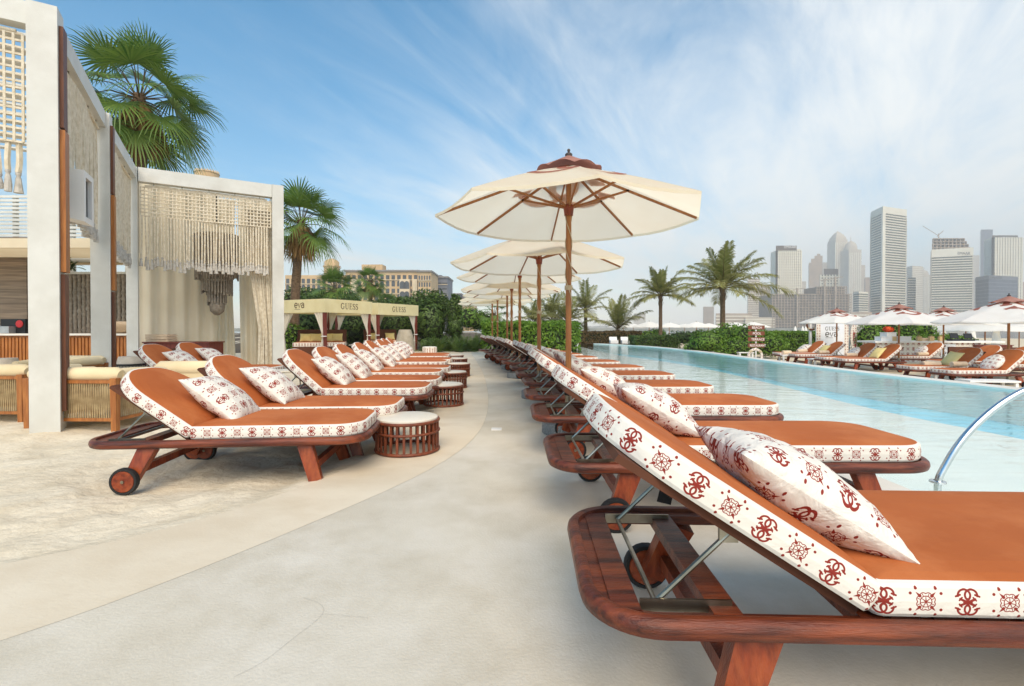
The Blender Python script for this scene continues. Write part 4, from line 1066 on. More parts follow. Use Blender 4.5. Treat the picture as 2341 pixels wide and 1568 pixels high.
def sofa(p, rz, w, lab):
    t = thing('cream_sofa', lab, 'sofa', p, rz)
    mb = MB(); mb.tube([(0, 0, .56), (.06, 0, .60), (w - .06, 0, .60), (w, 0, .56)], [.07, .10, .10, .07], 14); mb.build('back_roll', M['cream'], t, smooth=60)
    mb = MB(); mb.bar((.02, 0, .36), (w - .02, 0, .36), .15, .46); mb.build('backrest', M['cream'], t)
    mb = MB(); mb.bar((.02, .42, .27), (w - .02, .42, .27), .72, .20); mb.build('seat', M['cream'], t)
    for x in (.06, w - .06):
        for y in (.0, .72):
            mb = MB(); mb.bar((x, y, -.02), (x, y, .18), .05, .05, (1, 0, 0)); mb.build('leg', M['teak'], t)
sofa((kx(358, 6.5), 6.5, -.055), R(4), .74, 'cream upholstered sofa back between the front left loungers and the pair behind')
# brass stanchions
def stanchion(p, lab):
    t = thing('stanchion', lab, 'stanchion', p, group='brass stanchions')
    mb = MB(); mb.lathe([(.01, 0), (.15, 0), (.15, .015), (.03, .04), (.01, .04)], 24); mb.build('foot', M['brass'], t, smooth=40)
    mb = MB(); mb.tube([(0, 0, .03), (0, 0, .94)], .024, 12); mb.build('tube', M['brass'], t, smooth=40)
    mb = MB(); mb.lathe([(.005, .90), (.04, .91), (.045, .94), (.03, .955), (.045, .99), (.04, 1.03), (.02, 1.05), (.003, 1.055)], 14); mb.build('knob', M['brass'], t, smooth=60)
stanchion((kx(597, 12.3), 12.3, -.06), 'brass stanchion by the rope bundle, left one of the two')
stanchion((kx(605, 12.9), 12.9, -.06), 'brass stanchion by the rope bundle, right one of the two')
# small metal table between the rows
t = thing('metal_table', 'small round white table on thin metal legs behind the third lounger', 'side table', (kx(655, 8.3), 8.3, -.055))
mb = MB(); mb.lathe([(.01, .40), (.24, .40), (.25, .41), (.25, .425), (.01, .43)], 28); mb.build('table_top', M['tray'], t, smooth=40)
for k in range(3):
    a = k * 2.1 + .4; mb = MB(); mb.tube([(.20 * math.cos(a), .20 * math.sin(a), .40), (.22 * math.cos(a), .22 * math.sin(a), -.02)], .012, 6); mb.build('leg', M['steel'], t)

# ================================================================== LEAVES, HEDGES, PALMS
def np_mesh(name, V, Fq, tone, mat, parent=None, smooth=True):
    """quads from arrays, with a per leaf tone"""
    me = bpy.data.meshes.new(name); nv, nf = len(V), len(Fq)
    me.vertices.add(nv); me.vertices.foreach_set('co', V.astype(np.float32).ravel())
    me.loops.add(nf * 4); me.loops.foreach_set('vertex_index', Fq.astype(np.int32).ravel())
    me.polygons.add(nf); me.polygons.foreach_set('loop_start', np.arange(0, nf * 4, 4, dtype=np.int32))
    if tone is not None:
        a = me.attributes.new('tone', 'FLOAT', 'FACE'); a.data.foreach_set('value', tone.astype(np.float32))
    me.materials.append(mat); me.update(calc_edges=True); me.validate()
    if smooth: me.polygons.foreach_set('use_smooth', [True] * len(me.polygons))
    return link(name, me, parent)
def leaf_cloud(name, P, Nrm, size, mat, parent, seed=1, aspect=.42, jitter=.75, fold=.18):
    g = np.random.default_rng(seed); n = len(P)
    nr = Nrm + g.normal(0, jitter, (n, 3)); nr /= np.linalg.norm(nr, axis=1)[:, None] + 1e-9
    t = g.normal(0, 1, (n, 3)); t -= nr * (t * nr).sum(1)[:, None]; t /= np.linalg.norm(t, axis=1)[:, None] + 1e-9
    b = np.cross(nr, t); s = size * g.uniform(.65, 1.3, n); s = s[:, None]
    base = P - t * s * .5; tip = P + t * s * .5 - nr * s * .12; l = P + b * s * aspect * .5 + nr * s * fold * .4; r = P - b * s * aspect * .5 + nr * s * fold * .4
    V = np.stack([base, r, tip, l], 1).reshape(-1, 3); Fq = np.arange(n * 4).reshape(-1, 4)
    return np_mesh(name, V, Fq, np.clip(g.beta(1.4, 2.2, n) , 0, 1), mat, parent, smooth=False)
def blob_points(n, cent, rad, seed, lump=.25, shell=.55):
    """points through the outer part of a lumpy ellipsoid, with the outward direction"""
    g = np.random.default_rng(seed); d = g.normal(0, 1, (n, 3)); d /= np.linalg.norm(d, axis=1)[:, None]
    f = np.array([mnoise.noise(Vector((a * 1.9 + seed, b * 1.9, c * 1.9))) + .5 * mnoise.noise(Vector((a * 4.5 + seed, b * 4.5, c * 4.5))) for a, b, c in d])
    r = (shell + (1 - shell) * g.uniform(0, 1, n) ** .45) * (1 + lump * f)
    return np.array(cent) + d * np.array(rad) * r[:, None], d
def box_points(n, lo, hi, seed, lump=.12):
    g = np.random.default_rng(seed); lo, hi = np.array(lo), np.array(hi); P = g.uniform(lo, hi, (n, 3)); Nn = np.zeros((n, 3)); sz = hi - lo
    ar = np.array([sz[1] * sz[2], sz[1] * sz[2] * .4, sz[0] * sz[2], sz[0] * sz[2] * .3, sz[0] * sz[1]]); face = g.choice(5, n, p=ar / ar.sum())
    for k, (ax, side) in enumerate(((0, 0), (0, 1), (1, 0), (1, 1), (2, 1))):
        m = face == k; P[m, ax] = (lo if side == 0 else hi)[ax]; Nn[m, ax] = 1 if side else -1
    f = np.array([mnoise.noise(Vector((p[0] * 1.7 + seed, p[1] * 1.7, p[2] * 1.7))) * .7 + mnoise.noise(Vector((p[0] * 4.1, p[1] * 4.1 + seed, p[2] * 4.1))) * .5 for p in P])
    P += Nn * (lump * f * 1.4 - g.exponential(lump * .8, n))[:, None]
    return P, Nn
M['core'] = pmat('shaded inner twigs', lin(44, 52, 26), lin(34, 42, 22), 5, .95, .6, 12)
def shrub(name, blobs, size, n, mat, label, cat='bush', group=None, seed=1, core=True, jitter=.75, aspect=.42):
    c = blobs[0][0]; t = thing(name, label, cat, (c[0], c[1], blobs[0][2] if len(blobs[0]) > 2 else 0), group=group)
    off = np.array(t.location)
    Ps, Ns = [], []
    tot = sum(b[1][0] * b[1][2] for b in blobs)
    for k, b in enumerate(blobs):
        P, Nn = blob_points(int(n * b[1][0] * b[1][2] / tot), np.array(b[0]) - off, b[1], seed + k * 7); Ps.append(P); Ns.append(Nn)
    P = np.concatenate(Ps); Nn = np.concatenate(Ns)
    leaf_cloud('foliage', P, Nn, size, mat, t, seed, aspect, jitter)
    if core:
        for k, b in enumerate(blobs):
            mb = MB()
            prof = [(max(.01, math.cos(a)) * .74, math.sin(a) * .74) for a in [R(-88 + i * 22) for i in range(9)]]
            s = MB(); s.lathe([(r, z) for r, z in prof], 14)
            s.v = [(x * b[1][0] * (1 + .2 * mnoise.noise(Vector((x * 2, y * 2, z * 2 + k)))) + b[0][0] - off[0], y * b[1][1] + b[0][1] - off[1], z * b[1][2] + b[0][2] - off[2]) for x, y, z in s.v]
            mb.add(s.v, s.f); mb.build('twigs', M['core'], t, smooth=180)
    return t
def hedge(name, lo, hi, size, n, mat, label, seed=1, rz=0.0, lump=.12, cat='hedge', group=None):
    cx, cy = (lo[0] + hi[0]) / 2, (lo[1] + hi[1]) / 2; t = thing(name, label, cat, (cx, cy, lo[2]), rz, group)
    a = (lo[0] - cx, lo[1] - cy, 0); b = (hi[0] - cx, hi[1] - cy, hi[2] - lo[2])
    P, Nn = box_points(n, a, b, seed, lump); leaf_cloud('foliage', P, Nn, size, mat, t, seed)
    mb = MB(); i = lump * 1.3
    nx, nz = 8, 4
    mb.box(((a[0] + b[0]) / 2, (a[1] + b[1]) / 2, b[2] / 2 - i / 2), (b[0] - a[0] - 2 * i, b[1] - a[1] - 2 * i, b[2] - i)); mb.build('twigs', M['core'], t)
    return t
def blades(specs, mat, name, parent):
    """many narrow leaf blades: each (points[4], widths[4], side vector, tone)"""
    V, Fq, T = [], [], []
    for pts, ws, side, tone in specs:
        o = len(V)
        for p, w in zip(pts, ws): V.append(p + side * w); V.append(p - side * w)
        for i in range(len(pts) - 1): Fq.append((o + 2 * i, o + 2 * i + 1, o + 2 * i + 3, o + 2 * i + 2)); T.append(tone)
    return np_mesh(name, np.array([tuple(v) for v in V]), np.array(Fq), np.array(T), mat, parent)
def trunk_mesh(h, r0, r1, parent, lean=(0, 0), n=12, seed=0):
    mb = MB(); P = []; rs = []; k = int(h / .12)
    for i in range(k + 1):
        f = i / k; P.append((lean[0] * f * f, lean[1] * f * f, h * f)); rs.append((r0 + (r1 - r0) * f) * (1 + .055 * ((i + seed) % 2)) * (1 + .35 * math.exp(-f * 14)))
    mb.tube(P, rs, n); return mb.build('trunk', M['trunk'], parent, smooth=30)
def fan_palm(p, h, R_, label, seed, nf=30, r0=.20, skirt=1.0, lean=(0, 0), group='fan palms behind the pergola and cabanas', nb=26, stalk=1.0, low=138):
    g = random.Random(seed); t = thing('fan_palm', label, 'palm tree', p, 0, group)
    trunk_mesh(h, r0, r0 * .72, t, lean)
    top = Vector((lean[0], lean[1], h)); live, dead = [], []; stems = MB()
    for k in range(nf):
        f = (k + .5) / nf; az = k * 2.39996 + g.uniform(-.25, .25)
        el = R(84) - f * R(low) + g.uniform(-.12, .12)      # youngest upright, oldest hanging
        out = Vector((math.cos(az) * math.cos(el), math.sin(az) * math.cos(el), math.sin(el)))
        Ls = R_ * stalk * g.uniform(.50, .62); st0 = top + Vector((math.cos(az) * .08, math.sin(az) * .08, -f * .35 * R_ * .3))
        mid = st0 + out * Ls * .55 + Vector((0, 0, .05)); hub = st0 + out * Ls + Vector((0, 0, -.10 * Ls * (1 + f)))
        stems.tube([st0, mid, hub], [.022, .015, .011], 4, cap=False)
        ax = (hub - mid).normalized(); droop0 = .25 + .75 * f
        side = ax.cross(Vector((0, 0, 1)))
        if side.length < .05: side = Vector((math.cos(az + 1.57), math.sin(az + 1.57), 0))
        side.normalize(); side = (Matrix.Rotation(g.uniform(-.5, .5), 3, ax) @ side).normalized(); up = side.cross(ax).normalized()
        Lb = R_ * g.uniform(.50, .62)
        for j in range(nb):
            a = R(-118 + 236 * (j + .5) / nb); d = (ax * math.cos(a) + side * math.sin(a)).normalized()
            d = (d + up * .10 * abs(math.sin(a * 1.0))).normalized(); l = Lb * (.72 + .28 * math.cos(a * .6)) * g.uniform(.9, 1.05)
            sg = Vector((0, 0, -1)); dr = droop0 * g.uniform(.7, 1.5)
            pts = [hub, hub + d * l * .45, hub + d * l * .78 + sg * l * .10 * dr * 1.6, hub + d * l * .97 + sg * l * .42 * dr]
            w = l * math.sin(R(236 / nb / 2)) * .50
            live.append((pts, [.004, w * .8, w * .46, .003], up.cross(d).normalized(), min(1, max(0, g.gauss(.28 + .25 * f, .18)))))
    blades(live, M['fan'], 'crown', t); stems.build('leaf_stalks', M['leaf_brown'], t)
    nd = int(22 * skirt)
    for k in range(nd):
        az = k * 2.39996; L = R_ * g.uniform(.45, .8); st = top + Vector((math.cos(az) * r0 * .8, math.sin(az) * r0 * .8, -.15 - R_ * .25 * g.random()))
        for j in range(9):
            a2 = az + g.uniform(-.45, .45); d = Vector((math.cos(a2) * g.uniform(.12, .55), math.sin(a2) * g.uniform(.12, .55), -1)).normalized(); s2 = Vector((-math.sin(a2), math.cos(a2), 0))
            dead.append(([st, st + d * L * .35 + Vector((math.cos(a2), math.sin(a2), 0)) * .10, st + d * L * .7 + Vector((math.cos(a2), math.sin(a2), 0)) * .12, st + d * L], [.012, .028, .022, .004], s2, g.random()))
    if nd: blades(dead, M['dead'], 'dead_skirt', t)
    return t
def feather_palm(p, h, Lf, label, seed, nf=26, r0=.17, up=.75, lean=(0, 0), group='date palms beyond the pool', extra=(), nl=44):
    g = random.Random(seed); t = thing('date_palm', label, 'palm tree', p, 0, group); trunk_mesh(h, r0, r0 * .85, t, lean, seed=seed)
    top = Vector((lean[0], lean[1], h)); B = []; stems = MB()
    fr = []
    for k in range(nf):
        f = (k + .5) / nf; az = k * 2.39996 + g.uniform(-.3, .3); el = R(86) - f ** .9 * R(86 + 30 * (1 - up)) + g.uniform(-.1, .1); fr.append((az, el, Lf * g.uniform(.82, 1.05) * (.85 + .15 * f), f, g.uniform(.75, 1.25)))
    for az, el, l, dr in extra: fr.append((az, el, l, .9, dr))
    for az, el, l, f, dr in fr:
        P = []; d = Vector((math.cos(az) * math.cos(el), math.sin(az) * math.cos(el), math.sin(el))); q = top.copy(); n = 12
        for i in range(n + 1):
            P.append(q.copy()); q = q + d * (l / n); d = (d + Vector((0, 0, -1)) * (.030 + .085 * (i / n)) * dr * (1.25 - .6 * abs(d.z))).normalized()
        stems.tube(P, [.030 * (1 - .85 * i / n) for i in range(n + 1)], 5, cap=False)
        for j in range(nl):
            s = .16 + .82 * j / (nl - 1); i = min(n - 1, int(s * n)); fr_ = s * n - i; c = P[i].lerp(P[i + 1], fr_); ax = (P[i + 1] - P[i]).normalized()
            sd = ax.cross(Vector((0, 0, 1)))
            if sd.length < .05: sd = Vector((-math.sin(az), math.cos(az), 0))
            sd.normalize(); un = sd.cross(ax).normalized(); ll = l * .25 * math.sin(math.pi * (.12 + .80 * s)) ** .6 * g.uniform(.85, 1.15)
            for sg in (-1, 1):
                d2 = (sd * sg * .85 + ax * (.55 + .5 * s) + un * g.uniform(-.05, .4)).normalized()
                pts = [c, c + d2 * ll * .4, c + d2 * ll * .75 + Vector((0, 0, -ll * .12)), c + d2 * ll + Vector((0, 0, -ll * .36 * g.uniform(.6, 1.4)))]
                B.append((pts, [.008, .030, .022, .002], ax, min(1, max(0, g.gauss(.30 + .35 * f, .2)))))
    blades(B, M['feather'], 'crown', t); stems.build('frond_ribs', M['leaf_brown'], t)
    mb = MB()
    for k in range(16):
        az = k * 2.4; z = h - .02 - .045 * k
        mb.bar((top.x + math.cos(az) * r0 * .7, top.y + math.sin(az) * r0 * .7, z - .12), (top.x + math.cos(az) * r0 * 1.5, top.y + math.sin(az) * r0 * 1.5, z + .16), .09, .03, (math.cos(az), math.sin(az), 0), w2=.03, h2=.02)
    mb.build('leaf_bases', M['trunk'], t)
    return t
def spiky(p, n, L, mat, label, seed, cat='fern', group='ferns in front of the dark hedge', name='fern'):
    g = random.Random(seed); o = thing(name, label, cat, p, g.uniform(0, 6), group); B = []
    for k in range(n):
        az = g.uniform(0, 6.28); el = R(g.uniform(25, 85)); l = L * g.uniform(.6, 1.1); d = Vector((math.cos(az) * math.cos(el), math.sin(az) * math.cos(el), math.sin(el))); q = Vector((g.uniform(-.15, .15), g.uniform(-.15, .15), 0)); tone = g.random() * .8
        P = []
        for i in range(7): P.append(q.copy()); q = q + d * l / 6; d = (d + Vector((0, 0, -.22))).normalized()
        sd = Vector((-math.sin(az), math.cos(az), 0))
        for i in range(1, 7):
            for sg in (-1, 1):
                for h_ in (0, .5):
                    c = P[i - 1].lerp(P[i], h_); e = c + (sd * sg + (P[i] - P[i - 1]).normalized() * .5) * l * .17 * math.sin(math.pi * i / 7.2)
                    B.append(([c, c.lerp(e, .5) + Vector((0, 0, .01)), e], [.012, .016, .003], (P[i] - P[i - 1]).normalized(), tone))
    blades(B, mat, 'fronds', o); return o

# fan palms
fan_palm((kx(322, 15.0), 15.0, -.1), 8.3, 2.08, 'big fan palm rising behind the left pergola wing', 11, nf=34, r0=.22, nb=32, skirt=1.8, low=150)
fan_palm((kx(672, 21.5), 21.5, -.1), 5.9, 1.9, 'tall fan palm with a dead leaf skirt right of the pergola end post', 5, nf=28, r0=.22, skirt=2.2, lean=(.35, .0), nb=28, low=112)
fan_palm((kx(765, 36), 36, -.1), 4.1, 1.75, 'low bushy fan palm above the left cabana', 23, nf=34, r0=.22, skirt=.4, nb=22)
fan_palm((kx(846, 42), 42, -.1), 5.2, 1.5, 'fan palm with a brown skirt above the gap between the cabanas', 31, nf=30, r0=.2, skirt=1.8, nb=22)
fan_palm((kx(886, 44), 44, -.1), 3.4, 1.2, 'small fan palm above the right cabana', 37, nf=22, r0=.18, skirt=.5, nb=20)
fan_palm((kx(1130, 40), 40, -.1), 2.4, 1.4, 'small slim fan palm behind the hedge under the far parasols', 41, nf=18, r0=.12, skirt=.6, nb=18)
# dark planting behind the cabanas
def bl(px, py, d, rx, ry, rz): v = at(px, py, d); return ((v.x, v.y, v.z), (rx, ry, rz))
GB = 'bushes behind the cabanas'
shrub('bush', [bl(690, 745, 25, 1.0, .8, 1.0), bl(735, 735, 26, 1.2, .8, 1.1), bl(705, 705, 27, 1.0, .8, .8)], .19, 4200, M['leaf_dark'], 'dark bush behind the left cabana, beside the skirted palm trunk', group=GB, seed=3)
shrub('bush', [bl(800, 745, 25.5, 1.4, .8, 1.2), bl(845, 735, 26, 1.2, .8, 1.1), bl(790, 705, 29, 1.4, .8, .8)], .19, 5000, M['leaf_dark'], 'dark bush seen through the left cabana opening', group=GB, seed=13)
shrub('bush', [bl(900, 740, 26, 1.3, .8, 1.3), bl(945, 725, 27, 1.2, .9, 1.1), bl(905, 712, 29, 1.5, .8, .8)], .19, 5200, M['leaf_dark'], 'dark bush seen through the right cabana opening', group=GB, seed=23)
shrub('bush', [bl(985, 740, 25, 1.0, .9, 1.4), bl(1000, 705, 25.5, .75, .8, .95), bl(965, 715, 27, .8, .8, 1.3)], .19, 5200, M['leaf_dark'], 'tall leafy bush right of the right cabana', group=GB, seed=33)
shrub('column_shrub', [bl(1040, 745, 24.5, .42, .42, .8), bl(1038, 712, 24.5, .40, .40, .85), bl(1042, 690, 24.5, .3, .3, .4)], .14, 3000, M['leaf_dark'], 'narrow upright dark shrub standing beside the tall leafy bush', cat='shrub', seed=43)
shrub('bush', [bl(755, 690, 45, 3.2, 1.5, 1.3), bl(700, 688, 45, 2.6, 1.5, 1.3)], .36, 3000, M['leaf_dark'], 'tree tops behind the left cabana roof', cat='tree', seed=53)
shrub('bush', [bl(930, 702, 48, 2.6, 1.5, 1.1), bl(985, 700, 48, 2.0, 1.5, 1.1), bl(890, 704, 48, 2.4, 1.5, .9)], .36, 3600, M['leaf_dark'], 'tree tops behind the right cabana roof', cat='tree', seed=63)
shrub('bush', [bl(1072, 728, 40, 1.4, 1, 1.0), bl(1100, 735, 42, 1.4, 1, .9)], .25, 1600, M['leaf'], 'light bush behind the narrow upright shrub', seed=73)
shrub('bush', [bl(690, 790, 21.5, 1.0, .7, .55), bl(670, 775, 21, .5, .5, .7)], .16, 1500, M['leaf'], 'low bush at the foot of the skirted palm', seed=83)
for i, px in enumerate([975, 992, 1008, 1024, 1040, 1056, 1072, 1086, 1098, 1000, 1048, 1078]):
    d = 23.0 + (i % 3) * .35 - (1.0 if i >= 9 else 0)
    spiky((kx(px, d), d, -.03), 46, .85, M['leaf_dark'], ['leftmost fern below the tall leafy bush'] and ['fern below the tall leafy bush, at its left edge', 'fern below the tall leafy bush, left of its middle', 'fern below the tall leafy bush, at its right edge', 'fern left of the foot of the narrow upright shrub', 'fern at the foot of the narrow upright shrub', 'fern right of the foot of the narrow upright shrub', 'fern midway between the upright shrub and the bright hedge', 'fern just left of the bright hedge', 'fern touching the left end of the bright hedge', 'front fern in the bed, nearest the round patterned pouf', 'front fern in the bed, in front of the upright shrub', 'front fern in the bed, nearest the far loungers'][i], 100 + i)
GH = 'clipped hedges around the pool'
hedge('hedge', (-1.45, 23.2, -.05), (3.25, 26.5, 1.35), .17, 9500, M['leaf'], 'bright green clipped hedge at the end of the poolside row', 3, group=GH, lump=.16)
# cabanas
def cabana(c, q, label, side_mark, name='cabana'):
    c, q = Vector(c), Vector(q); d = q - c; w = d.length; t = thing(name, label, 'cabana', c, math.atan2(d.y, d.x), 'pale yellow cabanas')
    # local: x along the front face, y to the back (left in the picture)
    H, v = 2.16, .50
    mb = MB()
    a, b = -.03, w + .03; e = w + .03
    for y0 in (a, e): mb.add([(a, y0, H - v), (b, y0, H - v), (b, y0, H), (a, y0, H)], [(0, 1, 2, 3)]); mb.add([(a, y0 + .012, H - v), (b, y0 + .012, H - v), (b, y0 + .012, H), (a, y0 + .012, H)], [(3, 2, 1, 0)])
    for x0 in (a, b): mb.add([(x0, a, H - v), (x0, e, H - v), (x0, e, H), (x0, a, H)], [(3, 2, 1, 0)]); mb.add([(x0 + .012, a, H - v), (x0 + .012, e, H - v), (x0 + .012, e, H), (x0 + .012, a, H)], [(0, 1, 2, 3)])
    mb.add([(a, a, H), (b, a, H), (b, e, H), (a, e, H), ((a + b) / 2, (a + e) / 2, H + .10)], [(0, 1, 4), (1, 2, 4), (2, 3, 4), (3, 0, 4)])
    mb.build('canopy', M['cabana'], t)
    for x in (.06, w - .06):
        for y in (.06, w - .06):
            mb = MB(); mb.box((x, y, 1.06), (.11, .11, 2.12)); mb.build('post', M['redwood'], t)
    st, W = guess_strokes(); s_ = .72 / W; mb = MB()
    ribbon(mb, st, lambda u, v_: (w / 2 + (u - W / 2) * s_ * 1.25, -.036, H - v * .5 - .10 + v_ * s_ * 1.35)); mb.build('lettering', M['letter'], t)
    if side_mark:
        st, W = eva_strokes(); s_ = .30; mb = MB()
        ribbon(mb, st, lambda u, v_: (-.036, w * .54 - (u - W / 2) * s_, H - v * .5 - .08 + v_ * s_)); mb.build('side_lettering', M['letter'], t)
    # curtains tied to the posts
    def tied(x, y, dx, dy):
        mb = MB(); rows, n = 18, 14; V = []
        for j in range(rows + 1):
            f = j / rows; z = (H - v + .1) * (1 - f) + .03; k = abs(f - .55) / .55
            spread = .07 + .46 * (max(0, (.55 - f) / .55) ** 1.1) + .12 * max(0, (f - .55) / .45)
            for i in range(n + 1):
                s = i / n; off = s * spread; wv = .03 * math.sin(s * 18 + j * .2) * (.4 + k)
                V.append((x + dx * off + dy * wv + dx * .02, y + dy * off + dx * wv + dy * .02, z))
        k = n + 1; mb.add(V, [(j * k + i, j * k + i + 1, (j + 1) * k + i + 1, (j + 1) * k + i) for j in range(rows) for i in range(n)])
        cu = mb.build('curtain', M['sheer'], t, smooth=180)
        mb = MB(); mb.tube([(x + .09 * math.cos(a * .45), y + .09 * math.sin(a * .45), (H - v) * .47) for a in range(15)], .018, 6); mb.build('tie_band', M['white'], cu)
    for x, sx in ((.06, 1), (w - .06, -1)):
        for y, sy in ((.06, 1), (w - .06, -1)):
            tied(x, y + .0, sx, 0) if not (x < .1 and y < .1) else tied(x - .05, y, 0, 1)
            if y > .2: tied(x, y, 0, sy)
    return t
c1, q1 = (-6.88, 18.0, 0), (-5.80, 20.15, 0); c2, q2 = (-5.74, 21.0, 0), (-4.5, 23.3, 0)
cabana(c1, q1, 'pale yellow canvas cabana with red brown posts, nearer of the two', True)
cabana(c2, q2, 'pale yellow canvas cabana with red brown posts, farther of the two', False)
def daybed(p, rz, w, lab, np_):
    t = thing('daybed', lab, 'daybed', p, rz, 'brown daybeds in the cabanas')
    mb = MB(); mb.box((w / 2, .75, .20), (w, 1.5, .30)); mb.build('platform', M['rust_dark'], t)
    mb = MB(); cushion(mb, [(x + .0, y + .75) for x, y in rounded(w, 1.45, .06, .06, 5)], .16); o = mb.build('mattress', [M['print'], M['rust']], t, smooth=50); o.location = (0, 0, .36)
    mb = MB(); mb.bar((0, 1.32, .50), (0 + w, 1.32, .50), .14, .01, (0, 0, 1)); 
    mb = MB(); mb.add([(0, 1.15, .5), (w, 1.15, .5), (w, 1.5, 1.02), (0, 1.5, 1.02), (0, 1.30, .5), (w, 1.30, .5), (w, 1.62, 1.0), (0, 1.62, 1.0)], [(0, 1, 2, 3), (5, 4, 7, 6), (3, 2, 6, 7), (0, 3, 7, 4), (1, 5, 6, 2)]); mb.build('backrest', M['rust_dark'], t)
    for k in range(np_):
        x = .35 + (w - .7) * k / max(1, np_ - 1)
        P = t.location + Matrix.Rotation(rz, 3, 'Z') @ Vector((x, 1.06, .70)); me = pillow('ye', M['yellow'], .44, .36, .15, 5)
        o = link('scatter_pillow', me); o.matrix_world = Matrix.Translation(P) @ Matrix.Rotation(rz, 4, 'Z') @ Matrix.Rotation(R(62), 4, 'X')
        tag(o, 'pale yellow pillow leaning on the brown daybed %s' % (lab.split(' daybed ')[1] + ['', ', second from its left', ', third from its left', ', rightmost'][k] if k else lab.split(' daybed ')[1] + ', leftmost'), 'pillow', 'yellow pillows on the daybeds')
    return t
rzc = math.atan2(q1[1] - c1[1], q1[0] - c1[0])
daybed((kx(668, 18.7), 18.7, 0), R(16), 1.9, 'brown leather daybed in the nearer cabana', 4)
daybed((kx(838, 21.4), 21.4, 0), R(22), 1.5, 'brown leather daybed in the farther cabana', 2)
def vase():
    t = thing('floor_vase', 'tall grey ribbed vase standing behind the far sand loungers', 'vase', (kx(926, 17.2), 17.2, -.03), 0)
    mb = MB(); n = 60; prof = [(.20, 0), (.27, .12), (.315, .35), (.31, .6), (.27, .85), (.215, 1.02), (.205, 1.06), (.185, 1.06), (.18, .9)]
    V = []
    for r, z in prof:
        for j in range(n): a = 2 * math.pi * j / n; rr = r * (1 + .018 * (j % 2)); V.append((rr * math.cos(a), rr * math.sin(a), z))
    mb.add(V, [(i * n + j, i * n + (j + 1) % n, (i + 1) * n + (j + 1) % n, (i + 1) * n + j) for i in range(len(prof) - 1) for j in range(n)]); mb.build('body', M['vase'], t, smooth=50)
    mb = MB(); mb.lathe([(.01, .9), (.18, .9)], 30, cap=False); mb.build('inside', M['black'], t)
vase()
mb = MB(); cushion(mb, [(x - .3, y) for x, y in rounded(.6, .6, .29, .29, 10)], .30); tag(mb.build('pouf', [M['print'], M['print']], None, smooth=50, loc=(kx(982, 20.3), 20.3, .0)), 'round white monogram pouf in front of the ferns', 'pouf')
bpy.context.view_layer.update()
# potted greenery over the bar
spiky((kx(155, 13.0), 13.0, 2.62), 26, .5, M['leaf_dark'], 'small dark leafy plant on top of the macrame screen', 200, cat='plant', group='plants on the bar screen', name='screen_plant')

# ================================================================== HOTEL AND BUILDINGS AT THE LEFT
M['hotel'] = pmat('sand coloured render', lin(212, 178, 132), lin(198, 164, 118), .2, .9, rand=False)
M['hotel_trim'] = pmat('pale trim', lin(226, 204, 170), lin(216, 194, 160), .3, .9, rand=False)
M['dark_glass'] = pmat('dark window glass', lin(74, 78, 80), lin(58, 62, 66), .3, .25, rand=False)
M['scaffold'] = pmat('grey building shroud', lin(120, 122, 130), lin(104, 106, 114), .2, .85, rand=False)
M['roof_grey'] = pmat('grey roof', lin(136, 128, 120), rand=False)
def zp(zx, zy): return 640.2 + .2031 * zx, 548.7 + .2031 * zy
def arch(mb, cx, z0, w, h, y, mi=0, n=8):
    pts = [(cx - w / 2, z0), (cx + w / 2, z0)] + [(cx + w / 2 * math.cos(math.pi * i / n), z0 + h - w / 2 + w / 2 * math.sin(math.pi * i / n)) for i in range(n + 1)]
    mb.add([(x, y, z) for x, z in pts], [tuple(range(len(pts)))], mi)
def windowed_block(t, d, zx0, zx1, zy_top, floors, cols, dep=40, wall='hotel', arches=True, ww=.62, wh=.66, roof=True, base_z=-1.6, part='wall'):
    a, _ = zp(zx0, 0); b, py = zp(zx1, zy_top); p, q = at(a, py, d), at(b, py, d); top = p.z
    mb = MB(); mb.box(((p.x + q.x) / 2, d + dep / 2, (top + base_z) / 2), (q.x - p.x, dep, top - base_z)); w_ = mb.build(part, M[wall], t)
    fh = (top - 1.5) / floors * .97; cw = (q.x - p.x) / cols
    for f in range(floors):
        for c in range(cols):
            m_ = MB(); x = p.x + (c + .5) * cw; z = top - 1.2 - (f + 1) * fh + .35
            if z < 1: continue
            if arches and (f == 1 or (f == 3 and c % 2)): arch(m_, x, z, cw * ww, fh * (wh + .2), d - .12)
            else: m_.box((x, d - .0, z + fh * wh / 2), (cw * ww, .2, fh * wh))
            m_.build('window', M['dark_glass'], t)
    for f in range(1, floors, 2):
        m_ = MB(); m_.box(((p.x + q.x) / 2, d - .35, top - 1.0 - f * fh), (q.x - p.x + .4, .7, .35)); m_.build('cornice', M['hotel_trim'], t)
    if roof:
        m_ = MB(); m_.box(((p.x + q.x) / 2, d + dep / 2 - .6, top + .5), (q.x - p.x + 1.6, dep + 1.2, 1.0)); m_.build('parapet', M['roof_grey'], t)
D0 = 330
t = thing('hotel', 'large sand coloured hotel with arched windows behind the cabanas', 'hotel')
windowed_block(t, D0, 740, 1560, 355, 8, 13)
windowed_block(t, D0 - 14, 1555, 1700, 360, 8, 5, dep=30, arches=False, part='wing')
windowed_block(t, D0 + 20, 60, 760, 395, 7, 12, dep=30, part='wing', roof=False)
